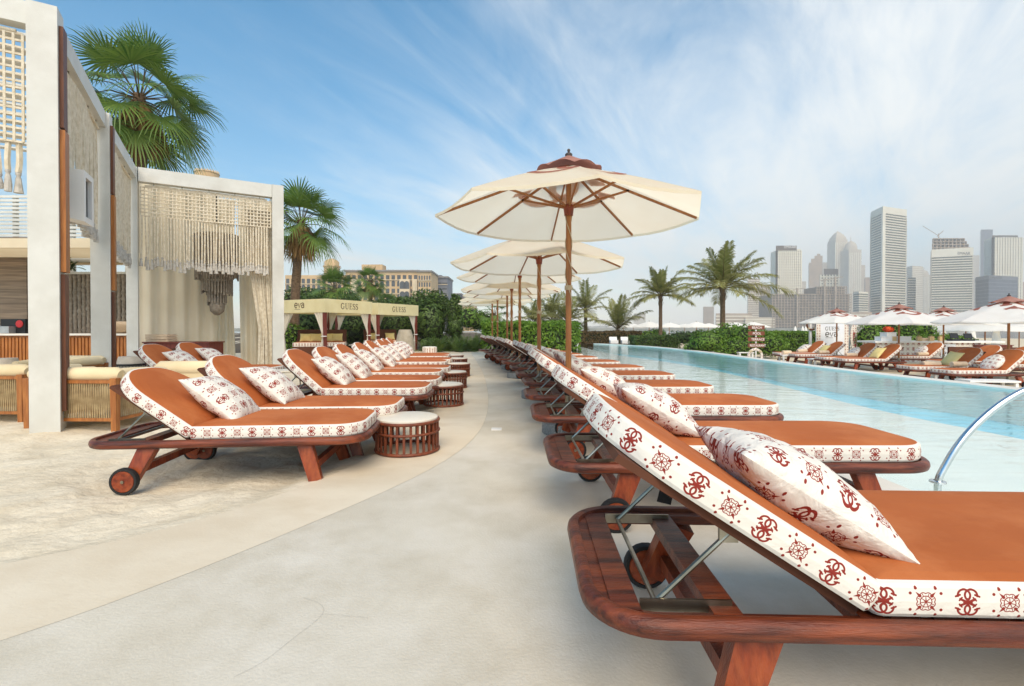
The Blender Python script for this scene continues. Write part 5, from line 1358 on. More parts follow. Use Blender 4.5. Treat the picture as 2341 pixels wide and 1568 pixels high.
for bx0, bx1 in ((800, 860), (1345, 1460), (1490, 1545)):
    a, _ = zp(bx0, 0); b, py = zp(bx1, 440); p, q = at(a, py, D0 - 3), at(b, py, D0 - 3)
    mb = MB(); mb.box(((p.x + q.x) / 2, D0 - 1.5, (p.z - 1.6) / 2), (q.x - p.x, 3.4, p.z + 1.6)); mb.build('projecting_bay', M['hotel_trim'], t)
    if bx1 - bx0 < 100: continue
    for c in (0, 1):
        for f in range(4):
            mb = MB(); x = p.x + (q.x - p.x) * (.28 + .44 * c); arch(mb, x, p.z - 6.5 - f * 6.2, 3.4, 5.2 if f == 0 else 4.6, D0 - 3.25); mb.build('window', M['dark_glass'], t)
a, py = zp(915, 290); b, _ = zp(1150, 0); p, q = at(a, py, D0 + 6), at(b, py, D0 + 6)
mb = MB(); mb.box(((p.x + q.x) / 2, D0 + 12, p.z - 5), (q.x - p.x, 10, 12)); mb.build('roof_pavilion', M['hotel'], t)
a, py = zp(585, 235); p = at(a, py, D0 + 30)
mb = MB(); mb.lathe([(5.5, -16), (5.5, -5), (6.2, -4.6), (6.2, -3.8), (5.2, -3.6), (5.2, -1.0), (4.2, .2), (2.0, 1.3), (.2, 1.8)], 20, (p.x, p.y, p.z)); mb.build('turret', M['hotel'], t, smooth=40)
# a second dome that peeps above the pergola beam
t = thing('domed_building', 'ribbed dome of a far building peeping over the pergola beam', 'dome')
p = at(475, 395, 210); mb = MB(); mb.lathe([(4.6, -40), (4.6, -.9), (4.9, -.6), (4.0, .1), (2.2, .6), (.2, .75)], 28, tuple(p)); mb.build('drum', M['hotel'], t, smooth=40)
mb = MB()
for k in range(26): a = 2 * math.pi * k / 26; mb.box((p.x + 4.4 * math.cos(a), p.y + 4.4 * math.sin(a), p.z + .1), (.35, .35, .9))
mb.build('crenellation', M['hotel_trim'], t)
t = thing('shrouded_building', 'grey scaffold-wrapped block right of the sand coloured hotel', 'building')
windowed_block(t, 350, 1695, 1885, 425, 9, 3, dep=30, wall='scaffold', arches=False, ww=.86, wh=.34)
mb = MB(); a, py = zp(1700, 395); b, _ = zp(1810, 0); p, q = at(a, py, 352), at(b, py, 352); mb.box(((p.x + q.x) / 2, 360, p.z - 3), (q.x - p.x, 8, 7)); mb.build('roof_plant', M['scaffold'], t)
t = thing('grey_block', 'distant grey apartment block left of the far parasols', 'building')
windowed_block(t, 430, 1890, 2035, 612, 5, 4, dep=30, wall='scaffold', arches=False)
t = thing('beige_block', 'distant beige apartment block just behind the far parasol tips', 'building')
windowed_block(t, 440, 2030, 2190, 655, 4, 5, dep=30, arches=False)

# ================================================================== ACROSS THE POOL
def gx(px, d): return (px - 1170.5) / F_PX * d
GF = 'sun loungers across the pool'
protoX = make_lounger(R(40), 'x', GF, .80, 2.1)
FAR = [('A', 1887, 20.4, 'leftmost rust sun lounger across the pool, by the white life ring post'), ('B', 1930, 19.3, 'rust sun lounger across the pool with a pale yellow pillow, below the white board'),
       ('C', 2003, 17.4, 'rust sun lounger across the pool with an oval monogram pillow, right of the surfboard'), ('D', 2060, 16.4, 'rust sun lounger across the pool with a pale yellow pillow, left of a parasol pole'),
       ('F', 2240, 13.25, 'rust sun lounger across the pool behind the white side table, with a yellow pillow'), ('G', 2334, 12.1, 'rust sun lounger across the pool nearest the camera, with a big oval monogram pillow'),
       ('E', 2155, 18.0, 'rust sun lounger directly in front of the patterned bar counter'), ('H', 2284, 15.3, 'rust sun lounger at the dark right end of the bar, with a round monogram pillow'), ('I', 2368, 14.1, 'rust sun lounger cut by the right picture edge across the pool')]
FP = {}
for i, (k, px, d, lab) in enumerate(FAR):
    x = gx(px, d); FP[k] = Vector((x, d, ZD)); put(protoX, (x, d, ZD), R(180 + (i % 3 - 1) * 2), lab, GF, dup=i > 0)
def oval(loc, rz, tilt, label, seed, mat='pillow', s=1.0):
    key = 'ov' + mat
    if key not in PIL:
        n, m = 22, 10; V = []; U = []
        for j in range(m + 1):
            a = -math.pi / 2 + math.pi * j / m
            for i in range(n):
                b = 2 * math.pi * i / n; c = max(.0, math.cos(a)) ** .75; x, y, z = .24 * c * math.cos(b), .22 * c * math.sin(b), .085 * math.sin(a); V.append((x, y, z)); U.append((x / .2, y / .2))
        mb = MB(); fs = [(j * n + i, j * n + (i + 1) % n, (j + 1) * n + (i + 1) % n, (j + 1) * n + i) for j in range(m) for i in range(n)]
        mb.add(V, fs, 0, [[U[q] for q in f] for f in fs]); o = mb.build('round_pillow', M[mat], smooth=180); PIL[key] = o.data; bpy.data.objects.remove(o)
    o = link('round_pillow', PIL[key]); o.matrix_world = Matrix.Translation(Vector(loc)) @ Matrix.Rotation(rz, 4, 'Z') @ Matrix.Rotation(tilt, 4, 'Y') @ Matrix.Scale(s, 4)
    return tag(o, label, 'pillow', 'pillows across the pool')
def onl(k, p): return FP[k] + Vector((-p[0], p[1], p[2]))
add_pillow(onl('A', (.90, 0, .60)), R(180), R(35), 'white monogram pillow on the leftmost lounger across the pool', group='pillows across the pool', size=(.46, .40, .16), seed=2)
add_pillow(onl('B', (.85, -.05, .62)), R(180), R(42), 'pale yellow pillow on the lounger below the white board', group='pillows across the pool', size=(.46, .42, .15), seed=3, mat='yellow')
oval(onl('C', (.84, -.06, .60)), R(180), R(42), 'oval monogram pillow on the lounger right of the surfboard', 1)
add_pillow(onl('D', (.84, -.04, .62)), R(180), R(50), 'pale yellow pillow on the lounger left of a parasol pole', group='pillows across the pool', size=(.48, .44, .15), seed=1, mat='yellow')
add_pillow(onl('F', (.84, -.1, .62)), R(180), R(48), 'pale yellow pillow on the lounger behind the white side table', group='pillows across the pool', size=(.50, .46, .15), seed=2, mat='yellow')
oval(onl('G', (.82, -.12, .60)), R(180), R(46), 'big oval monogram pillow on the lounger nearest the camera across the pool', 1, s=1.12)
oval(onl('E', (.84, -.05, .60)), R(180), R(46), 'round monogram pillow on the lounger in front of the patterned bar', 1, s=1.05)
oval(onl('H', (.84, -.05, .60)), R(180), R(50), 'round monogram pillow on the lounger at the right end of the bar', 1)
oval(onl('I', (.84, -.1, .60)), R(180), R(50), 'round pale yellow pillow on the lounger cut by the right picture edge', 1, mat='yellow')
for k, p, lab in (('A', (1.10, -.22, .445), 'rolled beige towel on the leftmost lounger across the pool'), ('C', (1.05, -.24, .445), 'rolled beige towel on the lounger right of the surfboard'), ('F', (1.02, -.5, .445), 'rolled beige towel between the yellow and the oval pillow nearest the pool'),
                  ('E', (.95, -.25, .445), 'rolled beige towel on the lounger in front of the patterned bar'), ('E', (1.95, .2, .445), 'rolled beige towel at the foot of the lounger in front of the bar'), ('I', (1.15, -.2, .445), 'rolled beige towel on the lounger cut by the right picture edge'), ('B', (.98, -.26, .445), 'rolled white towel on the lounger below the white board')):
    rolled(tuple(onl(k, p)), R(6), .42, .068, lab, 'rolled towels across the pool')
def low_table(p, rz, L, w, h, lab):
    t = thing('low_table', lab, 'side table', p, rz, 'low white tables at the pool rim')
    mb = MB(); mb.box((L / 2, w / 2, h - .02), (L, w, .04)); mb.build('table_top', M['white'], t)
    for x in (.06, L - .06):
        for y in (.05, w - .05):
            mb = MB(); mb.bar((x, y, 0), (x, y, h - .04), .06, .05, (0, 1, 0)); mb.build('leg', M['white'], t)
    return t
low_table((gx(1780, 20.2), 19.9, ZD), R(-8), 1.15, .5, .36, 'low white table at the pool rim beside the leftmost lounger')
rolled((gx(1797, 20.2), 20.15, ZD + .36), R(5), .36, .085, 'rolled beige towel on the low white table farthest left', 'rolled towels across the pool')
low_table((gx(1858, 18.0), 17.9, ZD), R(-4), 1.0, .5, .32, 'low white table at the pool rim below the yellow pillowed lounger')
low_table((gx(2083, 13.7), 12.95, ZD), R(-14), .85, .45, .38, 'low white table with legs in view, left of the nearest far loungers')
rolled((gx(2118, 13.4), 13.25, ZD + .38), R(-8), .42, .09, 'rolled beige towel on the low white table left of the nearest far loungers', 'rolled towels across the pool')
low_table((gx(2174, 11.6), 11.1, ZD), R(-6), 1.05, .45, .26, 'long low white table in front of the nearest far lounger')
low_table((gx(1690, 22.5), 22.5, ZD), R(0), .7, .3, .34, 'low white table at the pool rim left of the signpost')
# direction sign
def sign():
    d = 20.2; x = gx(1729, d); t = thing('signpost', 'white post with four brown boards reading beach, pool, terrace and restaurant', 'signpost', (x, d, ZD), 0)
    mb = MB(); mb.tube([(0, .03, 0), (0, .03, 1.56)], .03, 10); mb.build('post', M['white'], t, smooth=40)
    for k, (s, py, sx) in enumerate((('BEACH', 748.5, .02), ('POOL', 762, .02), ('TERRACE', 775.5, .06), ('RESTAURANT', 789.5, .06))):
        z = CAM_H - (py - HOR) / F_PX * d - ZD
        mb = MB(); mb.box((0, 0, z), (.68, .025, .165)); b = mb.build('sign_board', M['sign'], t)
        text_obj('lettering', s, .135, M['letter_white'], b, (sx, -.016, z - .048), (R(90), 0, 0), .002, sx=.98 if k < 3 else .80)
sign()
def life_ring(p, R0, r0, lab, mat, name='life_ring', post=None):
    t = thing(name, lab, 'life ring', p)
    n, m = 36, 10; V = []; uvs = []
    for i in range(n):
        a = 2 * math.pi * i / n
        for j in range(m):
            b = 2 * math.pi * j / m; rr = R0 + r0 * math.cos(b); V.append((rr * math.cos(a), r0 * .8 * math.sin(b), rr * math.sin(a)))
    mb = MB(); fs = [(i * m + j, i * m + (j + 1) % m, ((i + 1) % n) * m + (j + 1) % m, ((i + 1) % n) * m + j) for i in range(n) for j in range(m)]
    mb.add(V, fs, 0, [[(i * .4, j * .15), (i * .4, (j + 1) * .15), ((i + 1) * .4, (j + 1) * .15), ((i + 1) * .4, j * .15)] for i in range(n) for j in range(m)])
    mb.build('ring', M[mat], t, smooth=180)
    mb = MB()
    for k in range(4):
        a = R(45 + 90 * k); c, s = math.cos(a), math.sin(a)
        mb = MB(); mb.lathe([(r0 * 1.04, -.05), (r0 * 1.06, -.045), (r0 * 1.06, .045), (r0 * 1.04, .05)], 12, cap=False); o = mb.build('strap_band', M['rope_cord'], t, smooth=50); o.location = (R0 * c, 0, R0 * s); o.rotation_euler = (0, math.pi / 2 - a + math.pi / 2, 0)
    return t
life_ring((gx(1731, 19.6), 19.75, ZD + .32), .27, .055, 'white monogram life ring standing at the pool rim below the signpost', 'print')
t = thing('ring_post', 'white post with a crossbar that carries the brown life ring', 'post', (gx(1852.5, 25.4), 25.4, ZD))
mb = MB(); mb.box((0, 0, .95), (.11, .09, 1.9)); mb.build('post', M['white'], t)
mb = MB(); mb.box((.04, 0, 1.84), (.55, .07, .09)); mb.build('crossbar', M['white'], t)
life_ring((gx(1857.5, 25.2), 25.28, at(0, 744, 25.2).z + .02), .235, .05, 'brown life ring hanging on the white post left of the white board', 'rust_dark')
# white board
def board():
    d = 25.0; x0, x1 = gx(1866, d), gx(1940, d); w = x1 - x0; t = thing('logo_board', 'white board with patterned borders and dark lettering behind the loungers', 'sign board', (x0, d, ZD))
    z0, z1 = .02, 1.78
    mb = MB(); mb.box((w / 2, .03, (z0 + z1) / 2), (w, .05, z1 - z0)); mb.build('panel', M['board_white'], t)
    for a in (.0, w - .22):
        mb = MB(); y = -.001; mb.add([(a, y, z0), (a + .22, y, z0), (a + .22, y, z1), (a, y, z1)], [(0, 1, 2, 3)], 0, [[(0, 0), (.9, 0), (.9, 6.5), (0, 6.5)]]); mb.build('printed_border', M['print'], t)
    for x in (.12, w - .12):
        mb = MB(); mb.box((x, .04, .05), (.06, .12, .14)); mb.build('foot', M['black'], t)
    st, W = guess_strokes(); s_ = .72 / W; mb = MB(); ribbon(mb, st, lambda u, v: (w * .5 + (u - W / 2) * s_, -.002, 1.33 + v * s_ * 1.15)); mb.build('lettering', M['letter_dark'], t)
    st, W = eva_strokes(); s_ = .36; mb = MB(); ribbon(mb, st, lambda u, v: (w * .47 + (u - W / 2) * s_, -.002, 1.00 + v * s_)); mb.build('lettering', M['letter_dark'], t)
board()
def surfboard():
    d = 25.2; p = at(1958, 812, d); t = thing('surfboard', 'monogram patterned surfboard with a red oval standing right of the white board', 'surfboard', (p.x, d, ZD), R(0))
    h, w = 1.85, .46; n = 24; V = []; U = []
    out = []
    for i in range(n + 1):
        f = i / n; ww = w / 2 * math.sin(math.pi * (.06 + .90 * f)) ** .55 * (1.0 if f < .55 else 1 - ((f - .55) / .45) ** 2.2 * .85); out.append((ww, f * h))
    mb = MB()
    for y in (-.03, .03):
        vs = []; 
        for ww, z in out: vs += [(-ww - .10 * z, y, z), (ww - .10 * z, y, z)]
        fs = [(2 * i, 2 * i + 1, 2 * i + 3, 2 * i + 2) for i in range(n)]; mb.add(vs, fs if y < 0 else [tuple(reversed(f)) for f in fs], 0, [[(vs[q][0] * 4.0, vs[q][2] * 4.0) for q in (f if y < 0 else tuple(reversed(f)))] for f in fs])
    m = 2 * (n + 1)
    for i in range(n):
        for s_ in (0, 1):
            a, b = 2 * i + s_, 2 * i + 2 + s_; mb.f.append((a, b, m + b, m + a)); mb.m.append(0); mb.uv.append([(.02, .02)] * 4)
    mb.build('board', M['print'], t, smooth=40)
    mb = MB(); mb.add([(-.115 + .075 * math.cos(2 * math.pi * k / 20) - .10 * (.42 * math.sin(2 * math.pi * k / 20)), -.034, .86 + .42 * math.sin(2 * math.pi * k / 20)) for k in range(20)], [tuple(range(20))]); mb.build('red_oval', pmat('red oval print', lin(150, 52, 44), rand=False), t)
    st, W = guess_strokes(); s_ = .5 / W; mb = MB(); ribbon(mb, st, lambda u, v: (-.115 + (v - .5) * s_ * .9 - .1 * (W / 2 - u) * -s_ * 0, -.037, .86 + (W / 2 - u) * s_)); mb.build('lettering', M['letter_white'], t)
surfboard()
# stand frame of the board
t = thing('board_stand', 'white timber stand between the white board and the surfboard', 'stand', (gx(1952, 25.6), 25.6, ZD))
for dx in (-.25, .25):
    mb = MB(); mb.bar((dx, 0, 0), (dx * .7, .05, .95), .06, .06); mb.build('leg', M['white'], t)
mb = MB(); mb.bar((-.42, 0, .42), (.36, 0, .42), .05, .05); mb.build('crossbar', M['white'], t)
# bar
def pool_bar():
    d = 20.6; x0, x1 = gx(2007, d), gx(2243, d); w = x1 - x0; h = .84; t = thing('pool_bar', 'white topped bar counter with monogram patterned front across the pool', 'bar counter', (x0, d, ZD))
    mb = MB(); mb.box((w / 2, .45, h / 2), (w, .88, h)); mb.build('carcass', M['white'], t)
    mb = MB(); y = -.001; mb.add([(0, y, 0), (w, y, 0), (w, y, h), (0, y, h)], [(0, 1, 2, 3)], 0, [[(0, 0), (w / .46, 0), (w / .46, h / .46), (0, h / .46)]])
    mb.add([(-.002, .9, 0), (-.002, 0, 0), (-.002, 0, h), (-.002, .9, h)], [(0, 1, 2, 3)], 0, [[(0, 0), (2, 0), (2, h / .46), (0, h / .46)]]); mb.build('printed_front', M['print'], t)
    mb = MB(); mb.box((w / 2 + .35, .42, h + .03), (w + 1.1, 1.08, .07)); mb.build('bar_top', M['white'], t)
    c = gx(2168, d) - x0
    mb = MB(); mb.box((c, -.006, .44), (.62, .008, .70)); mb.build('logo_panel', M['board_white'], t)
    st, W = guess_strokes(); s_ = .46 / W; mb = MB(); ribbon(mb, st, lambda u, v: (c + (u - W / 2) * s_, -.013, .56 + v * s_ * 1.1)); mb.build('lettering', M['letter_dark'], t)
    st, W = eva_strokes(); s_ = .26; mb = MB(); ribbon(mb, st, lambda u, v: (c - .02 + (u - W / 2) * s_, -.013, .28 + v * s_)); mb.build('lettering', M['letter_dark'], t)
    return d, ZD + h + .066
bd, bz = pool_bar()
def on_bar(px, dy=.35): return (gx(px, bd + dy), bd + dy, bz)
def blockthing(name, p, dims, mat, lab, cat, group=None, extra=None):
    t = thing(name, lab, cat, p, 0, group); mb = MB(); mb.box((0, 0, dims[2] / 2), dims, taper=.96); mb.build('body', M[mat], t)
    if extra: extra(t, dims)
    return t
def lid(t, d): mb = MB(); mb.box((0, 0, d[2] + .012), (d[0] * 1.04, d[1] * 1.04, .024)); mb.build('lid', M['white'], t)
blockthing('white_box', on_bar(2015), (.30, .40, .16), 'white', 'white box at the far left end of the patterned bar', 'box', 'white boxes on the bar', lid)
blockthing('white_box', on_bar(2030.5), (.42, .40, .34), 'white', 'tall white box under the orange flowers on the bar', 'box', 'white boxes on the bar', lid)
blockthing('white_box', on_bar(2062), (.50, .40, .17), 'white', 'wide white box right of the parasol pole on the bar', 'box', 'white boxes on the bar', lid)
p = on_bar(2031); t = thing('flower_arrangement', 'bunch of orange flowers on the tall white box at the bar', 'flowers', (p[0], p[1], bz + .366))
g = np.random.default_rng(5); P, Nn = blob_points(420, (0, 0, .12), (.22, .16, .13), 5); leaf_cloud('petals', P, Nn, .07, M['orange'], t, 5, aspect=.8)
mb = MB()
for k in range(9): a = k * .7; mb.tube([(0, 0, 0), (.10 * math.cos(a), .08 * math.sin(a), .10)], .006, 4)
mb.build('stems', M['leaf_dark'], t)
def bag_handles(t, d):
    for y in (-d[1] * .3, d[1] * .3):
        mb = MB(); mb.tube([(-d[0] * .2, y, d[2]), (-d[0] * .1, y, d[2] + .06), (d[0] * .1, y, d[2] + .06), (d[0] * .2, y, d[2])], .006, 4); mb.build('handle', M['kraft'], t)
for px, lab in ((2043, 'gold paper bag on the bar between the two white boxes'), (2101, 'pinkish gold paper bag on the bar beside the towel heap'), (2129, 'gold paper bag on the bar, middle one of those right of the towel heap'), (2151, 'gold paper bag on the bar beside the middle parasol pole')):
    blockthing('paper_bag', on_bar(px, .2), (.19, .10, .19), 'kraft', lab, 'paper bag', 'gold paper bags on the bar', bag_handles)
mb = MB(); mb.prism(rounded(.52, .3, .12, .12, 6), 0, .12); o = mb.build('towel_heap', M['towel'], None, smooth=50, loc=(on_bar(2098, .5)[0], bd + .5, bz)); tag(o, 'low grey-beige towel heap on the bar', 'towels')
def scr(t, d): 
    mb = MB(); mb.box((0, -.02, d[2] + .14), (.34, .03, .22), rot=Matrix.Rotation(R(-18), 3, 'X')); mb.build('screen', M['black'], t)
blockthing('till', on_bar(2180), (.34, .3, .08), 'black', 'black till with raised screen on the bar, left of the two', 'till', 'black tills on the bar', scr)
blockthing('till', on_bar(2212), (.38, .3, .07), 'black', 'black till with raised screen on the bar, right of the two', 'till', 'black tills on the bar', scr)
t = thing('dark_bar', 'dark brown timber counter right of the patterned bar', 'bar counter', (gx(2246, 20.2), 20.4, ZD))
mb = MB(); mb.box((.75, .3, .36), (1.5, .5, .72)); mb.build('carcass', M['redwood'], t)
mb = MB(); mb.box((.75, .3, .735), (1.56, .58, .03)); mb.build('counter_top', M['redwood'], t)
def chair_round(p, lab):
    t = thing('tub_chair', lab, 'chair', p); mb = MB(); V = []; n = 20
    for z, r in ((.30, .30), (.62, .34), (.70, .31)):
        for i in range(n + 1): a = math.pi * (0 + i / n); V.append((r * math.cos(a), r * math.sin(a) * .9, z))
    k = n + 1; mb.add(V, [(j * k + i, j * k + i + 1, (j + 1) * k + i + 1, (j + 1) * k + i) for j in range(2) for i in range(n)]); mb.add([(x * .92, y * .92, z) for x, y, z in V], [(j * k + i + 1, j * k + i, (j + 1) * k + i, (j + 1) * k + i + 1) for j in range(2) for i in range(n)]); mb.build('backrest', M['vase'], t, smooth=60)
    mb = MB(); mb.lathe([(.01, .30), (.29, .30), (.30, .36), (.28, .42), (.01, .43)], 20); mb.build('seat', M['vase'], t, smooth=50)
    for a in (.8, 2.3, 3.9, 5.5): mb = MB(); mb.tube([(.22 * math.cos(a), .22 * math.sin(a), .3), (.26 * math.cos(a), .26 * math.sin(a), 0)], .018, 6); mb.build('leg', M['teak'], t)
chair_round((gx(2276, 21.2), 21.3, ZD + .05), 'grey tub chair behind the dark brown counter')
for i, (px, d, lab) in enumerate(((2262, 16.9, 'monogram daybed behind the nearest far loungers, left one'), (2330, 16.4, 'monogram daybed behind the nearest far loungers, right one at the picture edge'))):
    t = thing('pool_daybed', lab, 'daybed', (gx(px, d) - .6, d, ZD), 0, 'monogram daybeds at the right')
    mb = MB(); mb.box((.75, .45, .17), (1.5, .85, .28)); mb.build('platform', M['rust_dark'], t)
    mb = MB(); cushion(mb, [(x, y + .45) for x, y in rounded(1.5, .88, .1, .1, 5)], .22); o = mb.build('mattress', [M['print'], M['print']], t, smooth=50); o.location = (0, 0, .32)
    mb = MB(); mb.box((.75, .92, .60), (1.5, .06, .34)); mb.build('backboard', M['rust_dark'], t)
# handrail into the pool
t = thing('pool_handrail', 'polished steel handrail curving out of the pool edge at the right', 'handrail', (2.98, 3.42, 0))
mb = MB(); P = []
for i in range(26):
    f = i / 25; a = R(118 - 118 * f); P.append((.85 + .92 * math.cos(a * 1.0) * 1.0 - .42, 0, .82 * math.sin(a) ** 1.0 - .02 if a > 0 else 0))
P = [(0, 0, -.1), (.0, 0, .02), (.05, 0, .10), (.13, 0, .22), (.24, 0, .34), (.37, 0, .45), (.52, 0, .55), (.68, 0, .63), (.86, 0, .685), (1.05, 0, .70), (1.22, 0, .66), (1.36, 0, .56), (1.44, 0, .40), (1.47, 0, .15), (1.47, 0, -.6)]
P = [(p[0] * .86, p[1], p[2] * 1.02) for p in [(a[0], a[1], a[2]) for a in P]]
for _ in range(2):
    q = [P[0]]
    for a, b in zip(P[:-1], P[1:]): q += [tuple(a[k] * .75 + b[k] * .25 for k in range(3)), tuple(a[k] * .25 + b[k] * .75 for k in range(3))]
    P = q + [P[-1]]
mb.tube(P, .022, 14); mb.build('rail', M['chrome'], t, smooth=60)
mb = MB(); mb.lathe([(.024, .0), (.05, .0), (.048, .012), (.024, .016)], 20, cap=False); mb.build('floor_flange', M['chrome'], t, smooth=40)
# hedges, bushes and palms on the far side
def bl2(px, py, d, rx, ry, rz): v = at(px, py, d); return ((v.x, v.y, v.z), (rx, ry, rz))
shrub('bush', [bl2(1620, 782, 24, .95, .8, .62), bl2(1665, 772, 24.5, 1.0, .9, .68), bl2(1710, 775, 24, 1.0, .9, .75), bl2(1755, 788, 23.4, .85, .8, .6), bl2(1590, 795, 24.6, .6, .6, .35), bl2(1690, 795, 23.4, 1.2, .7, .5)], .13, 9500, M['leaf'], 'big rounded bright green bush behind the signpost', seed=5, group=None)
hedge('hedge', (gx(1456, 30.2), 30.6, -.3), (gx(1600, 27.5), 32.5, .58), .13, 5000, M['leaf_dark'], 'low dark green hedge along the far pool corner', 7, group=GH, lump=.10)
hedge('hedge', (gx(1750, 28), 27.6, ZD), (gx(1872, 28), 29.4, at(0, 758, 27.6).z), .12, 6000, M['leaf'], 'tall clipped hedge between the signpost and the white board', 9, group=GH, lump=.09)
hedge('hedge', (gx(1302, 36), 36.2, -.05), (gx(1470, 36), 38.5, at(0, 758, 36).z), .16, 5200, M['leaf_brown'], 'bronze leaved hedge at the far end of the pool', 11, group=GH, lump=.10)
shrub('bush', [bl2(1990, 775, 25, .8, .6, .95), bl2(2030, 765, 25.4, .9, .7, .95), bl2(2072, 768, 25.2, .8, .7, .9), bl2(2105, 760, 25.6, .75, .7, .75)], .14, 5200, M['leaf'], 'tall olive green bush behind the left half of the patterned bar', seed=15)
shrub('bush', [bl2(2090, 780, 24, .8, .5, .32), bl2(2130, 779, 24, .8, .5, .34), bl2(2170, 779, 24, .8, .5, .36), bl2(2200, 780, 24, .6, .5, .32)], .11, 3600, M['leaf'], 'low bright green bush behind the middle of the patterned bar', seed=25)
shrub('bush', [bl2(1560, 772, 34, 1.2, .8, .5), bl2(1600, 770, 34, 1.0, .8, .5)], .16, 1800, M['leaf_dark'], 'low bush below the dark bar stools', seed=35)
shrub('bush', [bl2(1480, 768, 37, .9, .8, .45), bl2(1500, 766, 38, .9, .8, .5)], .16, 1500, M['leaf'], 'small bush beside the slim palm trunk', seed=45)
feather_palm((gx(1652, 28.5), 28.5, ZD), 3.75, 3.0, 'big date palm with long drooping lower fronds left of the towers', 3, nf=25, r0=.15, up=1.05, extra=((R(-6), R(12), 3.9, .85), (R(-18), R(-12), 3.4, 1.0), (R(186), R(16), 2.7, .9), (R(176), R(2), 2.6, 1.1)), nl=52)
feather_palm((gx(1510, 36), 36, ZD), 3.8, 2.7, 'slim date palm left of the big one', 7, nf=24, r0=.14, up=1.05, nl=46, extra=((R(185), R(8), 2.8, .9), (R(-5), R(4), 2.5, 1.0)))
feather_palm((gx(1412, 38), 38, ZD), 1.35, 3.3, 'short young palm with upright spread fronds behind the bronze hedge', 12, nf=13, r0=.13, up=1.75, nl=46)
feather_palm((gx(1339, 42), 42, -.1), 2.7, 3.1, 'palm with a ragged crown just right of the nearest parasol pole', 17, nf=16, r0=.16, up=1.1, nl=44)
feather_palm((gx(1296, 40), 40, -.1), 1.7, 2.9, 'dark palm directly behind the nearest parasol pole', 21, nf=18, r0=.17, up=1.0)
feather_palm((gx(1262, 44), 44, -.1), 1.9, 3.0, 'dark palm left of the nearest parasol pole', 27, nf=18, r0=.17, up=.9)
feather_palm((gx(1222, 46), 46, -.1), 1.6, 2.9, 'dark palm behind the second and third parasol poles', 33, nf=18, r0=.17, up=.9)
# small white seats at the far corner and dark stools
def cube_seat(p, lab):
    t = thing('white_armchair', lab, 'seat', p, 0, 'white seats at the far pool corner'); mb = MB(); mb.box((0, 0, .12), (.55, .5, .24)); mb.build('seat', M['white'], t); mb = MB(); mb.bar((0, .22, .2), (0, .30, .46), .54, .10, (0, 1, 0)); mb.build('backrest', M['white'], t)
cube_seat((gx(1410, 34), 35.0, -.02), 'white seat in front of the bronze hedge, left one of the pair'); cube_seat((gx(1437, 34), 35.0, -.02), 'white seat in front of the bronze hedge, right one of the pair')
def stool(p, lab):
    t = thing('bar_stool', lab, 'bar stool', p, 0, 'dark bar stools under the beach parasols')
    mb = MB(); mb.box((0, 0, .75), (.4, .4, .05)); mb.build('seat', M['wood_dark'], t); mb = MB(); mb.box((0, .19, 1.02), (.4, .03, .22)); mb.build('backrest', M['wood_dark'], t)
    for x in (-.17, .17):
        for y in (-.17, .17): mb = MB(); mb.bar((x, y, 0), (x, y, .75 if y < 0 else 1.0), .04, .04, (1, 0, 0)); mb.build('leg', M['wood_dark'], t)
t = thing('bar_table', 'long dark high table under the beach parasols', 'table', (gx(1632, 40), 40.2, ZD))
mb = MB(); mb.box((0, 0, 1.05), (2.9, .6, .05)); mb.build('table_top', M['wood_dark'], t)
for x in (-1.35, 1.35): mb = MB(); mb.box((x, 0, .52), (.06, .5, 1.03)); mb.build('leg', M['wood_dark'], t)
for k, lab in enumerate(('dark bar stool at the left end of the high table', 'dark bar stool in the middle of the high table', 'dark bar stool at the right end of the high table')): stool((gx(1600 + 32 * k, 39.5), 39.5, ZD), lab)
def closed_parasol(p, lab):
    t = thing('folded_parasol', lab, 'parasol', p, 0, 'folded white parasols on the far beach'); mb = MB(); mb.tube([(0, 0, 0), (0, 0, 2.3)], .03, 8); mb.build('pole', M['white'], t)
    mb = MB(); mb.lathe([(.05, 2.3), (.12, 2.1), (.20, 1.5), (.26, .9), (.22, .8), (.05, .82)], 12); mb.build('canopy', M['canvas_white'], t, smooth=30)
for px, d, lab in ((2155, 30, 'folded white parasol behind the middle of the bar'), (2222, 29, 'folded white parasol behind the right till'), (2278, 30, 'folded white parasol behind the dark brown counter'), (1818, 60, 'folded pale parasol above the clipped hedge, left one'), (1835, 60, 'folded pale parasol above the clipped hedge, middle one'), (1842, 61, 'folded pale parasol above the clipped hedge, right one')):
    closed_parasol((gx(px, d), d, -1.0), lab)

# ================================================================== SKYLINE ACROSS THE WATER
M['slab'] = pmat('pale concrete slabs', lin(236, 229, 210), lin(228, 220, 200), .05, .8, rand=False)
M['glass_a'] = pmat('grey green glass', lin(92, 92, 82), lin(70, 72, 66), .08, .3, rand=False, stretch=(1, 1, .2))
M['glass_b'] = pmat('blue grey glass', lin(84, 92, 108), lin(66, 74, 92), .08, .25, rand=False)
M['tower_beige'] = pmat('beige tower', lin(204, 190, 168), lin(190, 176, 156), .05, .8, rand=False)
M['tower_brown'] = pmat('brownish tower', lin(176, 156, 136), lin(160, 142, 124), .05, .8, rand=False)
M['raw'] = pmat('raw concrete and scaffolding', lin(186, 166, 144), lin(150, 132, 112), .2, .9, rand=False)
M['raw_dark'] = pmat('open construction floors', lin(122, 106, 92), lin(98, 84, 72), .3, .9, rand=False)
M['dark_top'] = pmat('dark roof screen', lin(96, 84, 76), lin(84, 72, 66), .1, .8, rand=False)
Z6 = lambda zx, zy: (1627.8 + .3047 * zx, 457.25 + .3047 * zy)
def X6(zx, d): return (Z6(zx, 0)[0] - 1170.5) / F_PX * d
